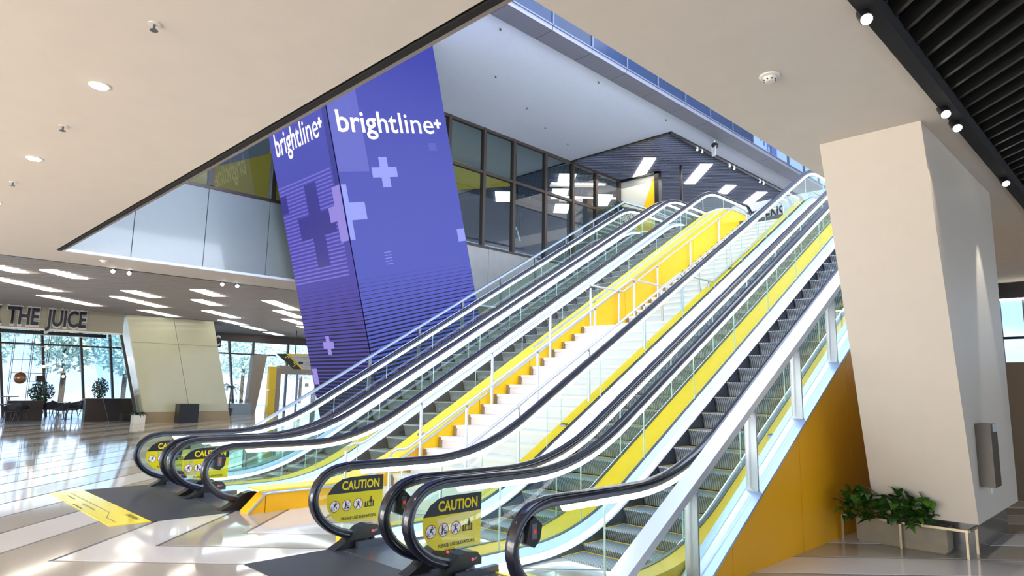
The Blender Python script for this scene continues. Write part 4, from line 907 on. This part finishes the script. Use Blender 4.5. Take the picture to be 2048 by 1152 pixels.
MB().box(-28.1, -27.7, 1.5, 2.75, .0, .82).build('cabinet', WOOD, sh)
for x in (-28.1, -27.72):
    for yy in (1.5, 2.15, 2.73): MB().box(x, x+.02, yy, yy+.02, .82, 3.75).build('upright', BLACK, sh)
for zz in (1.6, 1.95, 2.5, 3.1, 3.6): MB().box(-28.1, -27.7, 1.5, 2.75, zz, zz+.02).build('shelf', BLACK, sh)
for i, (yy, zz, w_) in enumerate(((1.7, 1.62, .35), (2.4, 1.62, .3))): tag(MB().box(-28.0, -27.8, yy, yy+w_, zz, zz+.25).build('storage_box', WOOD), 'dark box on the rack shelf, %s one' % ('left', 'right')[i], 'box', 'boxes on the rack')
gl = thing('globe_pendant', 'round amber glass pendant lamp hanging before the rack', 'pendant', (-27.2, 1.75, 1.7))
MB().ball((-27.2, 1.75, 1.75), .24, n=16).build('globe', AMBER, gl, smooth=True); MB().tube([(-27.2, 1.75, 1.98), (-27.2, 1.75, 4.44)], .008, 5).build('cord', BLACK, gl)
bl = [(2.35, 3.3), (2.75, 3.05), (3.05, 2.45), (2.7, 2.25), (2.85, 2.33), (3.15, 2.0), (3.35, 2.15), (3.45, 1.85), (3.6, 1.95), (3.95, 2.2), (4.25, 2.3), (2.5, 2.1), (4.5, 2.1), (3.7, 2.05)]
for i, (yy, zz) in enumerate(bl):
    t = thing('bulb_pendant', 'small glowing bare bulb in the cafe, %s' % ('leftmost and highest', 'second from the left and low', 'beside the rack, third from the left', 'high one right of the rack', 'fifth from the left', 'by the window post near the rack', 'sixth in the string', 'lower one in the middle window', 'middle one in the window', 'lowest one in the middle', 'right of the lowest one', 'above the middle table', 'over the desk end', 'rightmost by the desk')[sorted(bl).index((yy, zz))], 'light', (-28.3, yy, zz), 'glowing bulbs in the cafe')
    MB().ball((-28.3, yy, zz), .06, n=8).build('bulb', MATS.get('bulb_glow') or mat('bulb_glow', (1, .6, .3), .4, emit=9, ecol=(1, .62, .4)), t, smooth=True); MB().tube([(-28.3, yy, zz+.04), (-28.3, yy, 4.44)], .004, 4).build('cord', BLACK, t)
def bush(name, label, cat, c, rx, rz, n, ls, matl, trunk=None, grp=None):
    t = thing(name, label, cat, (c[0], c[1], 0), grp); b = MB()
    for i in range(n):
        a = rnd.random()*2*PI; w_ = rnd.random()*2-1; rr_ = (rnd.random())**.4
        p = Vector((c[0]+rx*rr_*math.cos(a)*math.sqrt(1-w_*w_), c[1]+rx*rr_*math.sin(a)*math.sqrt(1-w_*w_), c[2]+rz*rr_*w_))
        d1 = Vector((rnd.random()-.5, rnd.random()-.5, rnd.random()-.5)).normalized()*ls; d2 = d1.cross(Vector((rnd.random()-.5, rnd.random()-.5, rnd.random()-.5))).normalized()*ls*.5
        b.add([p-d1, p+d2, p+d1, p-d2], [(0, 1, 2, 3)])
    stuff(b.build('foliage', matl, t))
    if trunk: MB().tube([(c[0], c[1], trunk[0]), (c[0], c[1], c[2])], trunk[1], 8).build('trunk', TRUNK, t)
    return t
bush('potted_tree', 'dark bushy plant behind the cafe rack', 'plant', (-29.3, 2.9, 1.15), .5, .5, 600, .07, LEAF, (.3, .03))
t2 = bush('potted_tree', 'small dark potted tree above the cafe desk', 'plant', (-28.8, 5.05, 1.35), .33, .5, 500, .06, LEAF, (.3, .02))
for t_, c in ((t2, (-28.8, 5.05)),): MB().lathe([(.14, 0), (.2, .4)], c[0], c[1], 14).build('pot', BRONZE, t_)
wh = ('left of the cafe windows', 'behind the cafe rack', 'behind the middle cafe window', 'right of the middle cafe window', 'behind the cream leaning wall', 'near the palm window', 'farthest right outside')
for i, (x, y, rr_) in enumerate(((-39, -3, 2.1), (-41, 1.5, 2.1), (-38, 5.4, 1.9), (-41, 9.3, 2.1), (-44, 14, 2.4), (-47, 19.4, 2.6), (-50, 26, 3.0))):
    bush('tree', 'pale green tree outside the far windows, '+wh[i], 'tree', (x, y, 3.9), rr_, 1.9, 1500, .18, LEAFB, (0, .14), 'trees outside the far windows')
# ceiling and back of cafe
struct(MB().box(-31, -24.55, -12, 9, 4.62, 4.7).build('ceiling', WOODG))
struct(MB().box(-31, -24.6, -12, 4.4, .0, .004).build('floor', mat('cafe_floor', (.30, .30, .34), .2, noise=.2)))
dct = tag(MB().box(-25.2, -24.8, -4, 4.1, 3.42, 3.56).build('ceiling_duct', BLACK), 'long black box beam under the cafe header', 'beam')
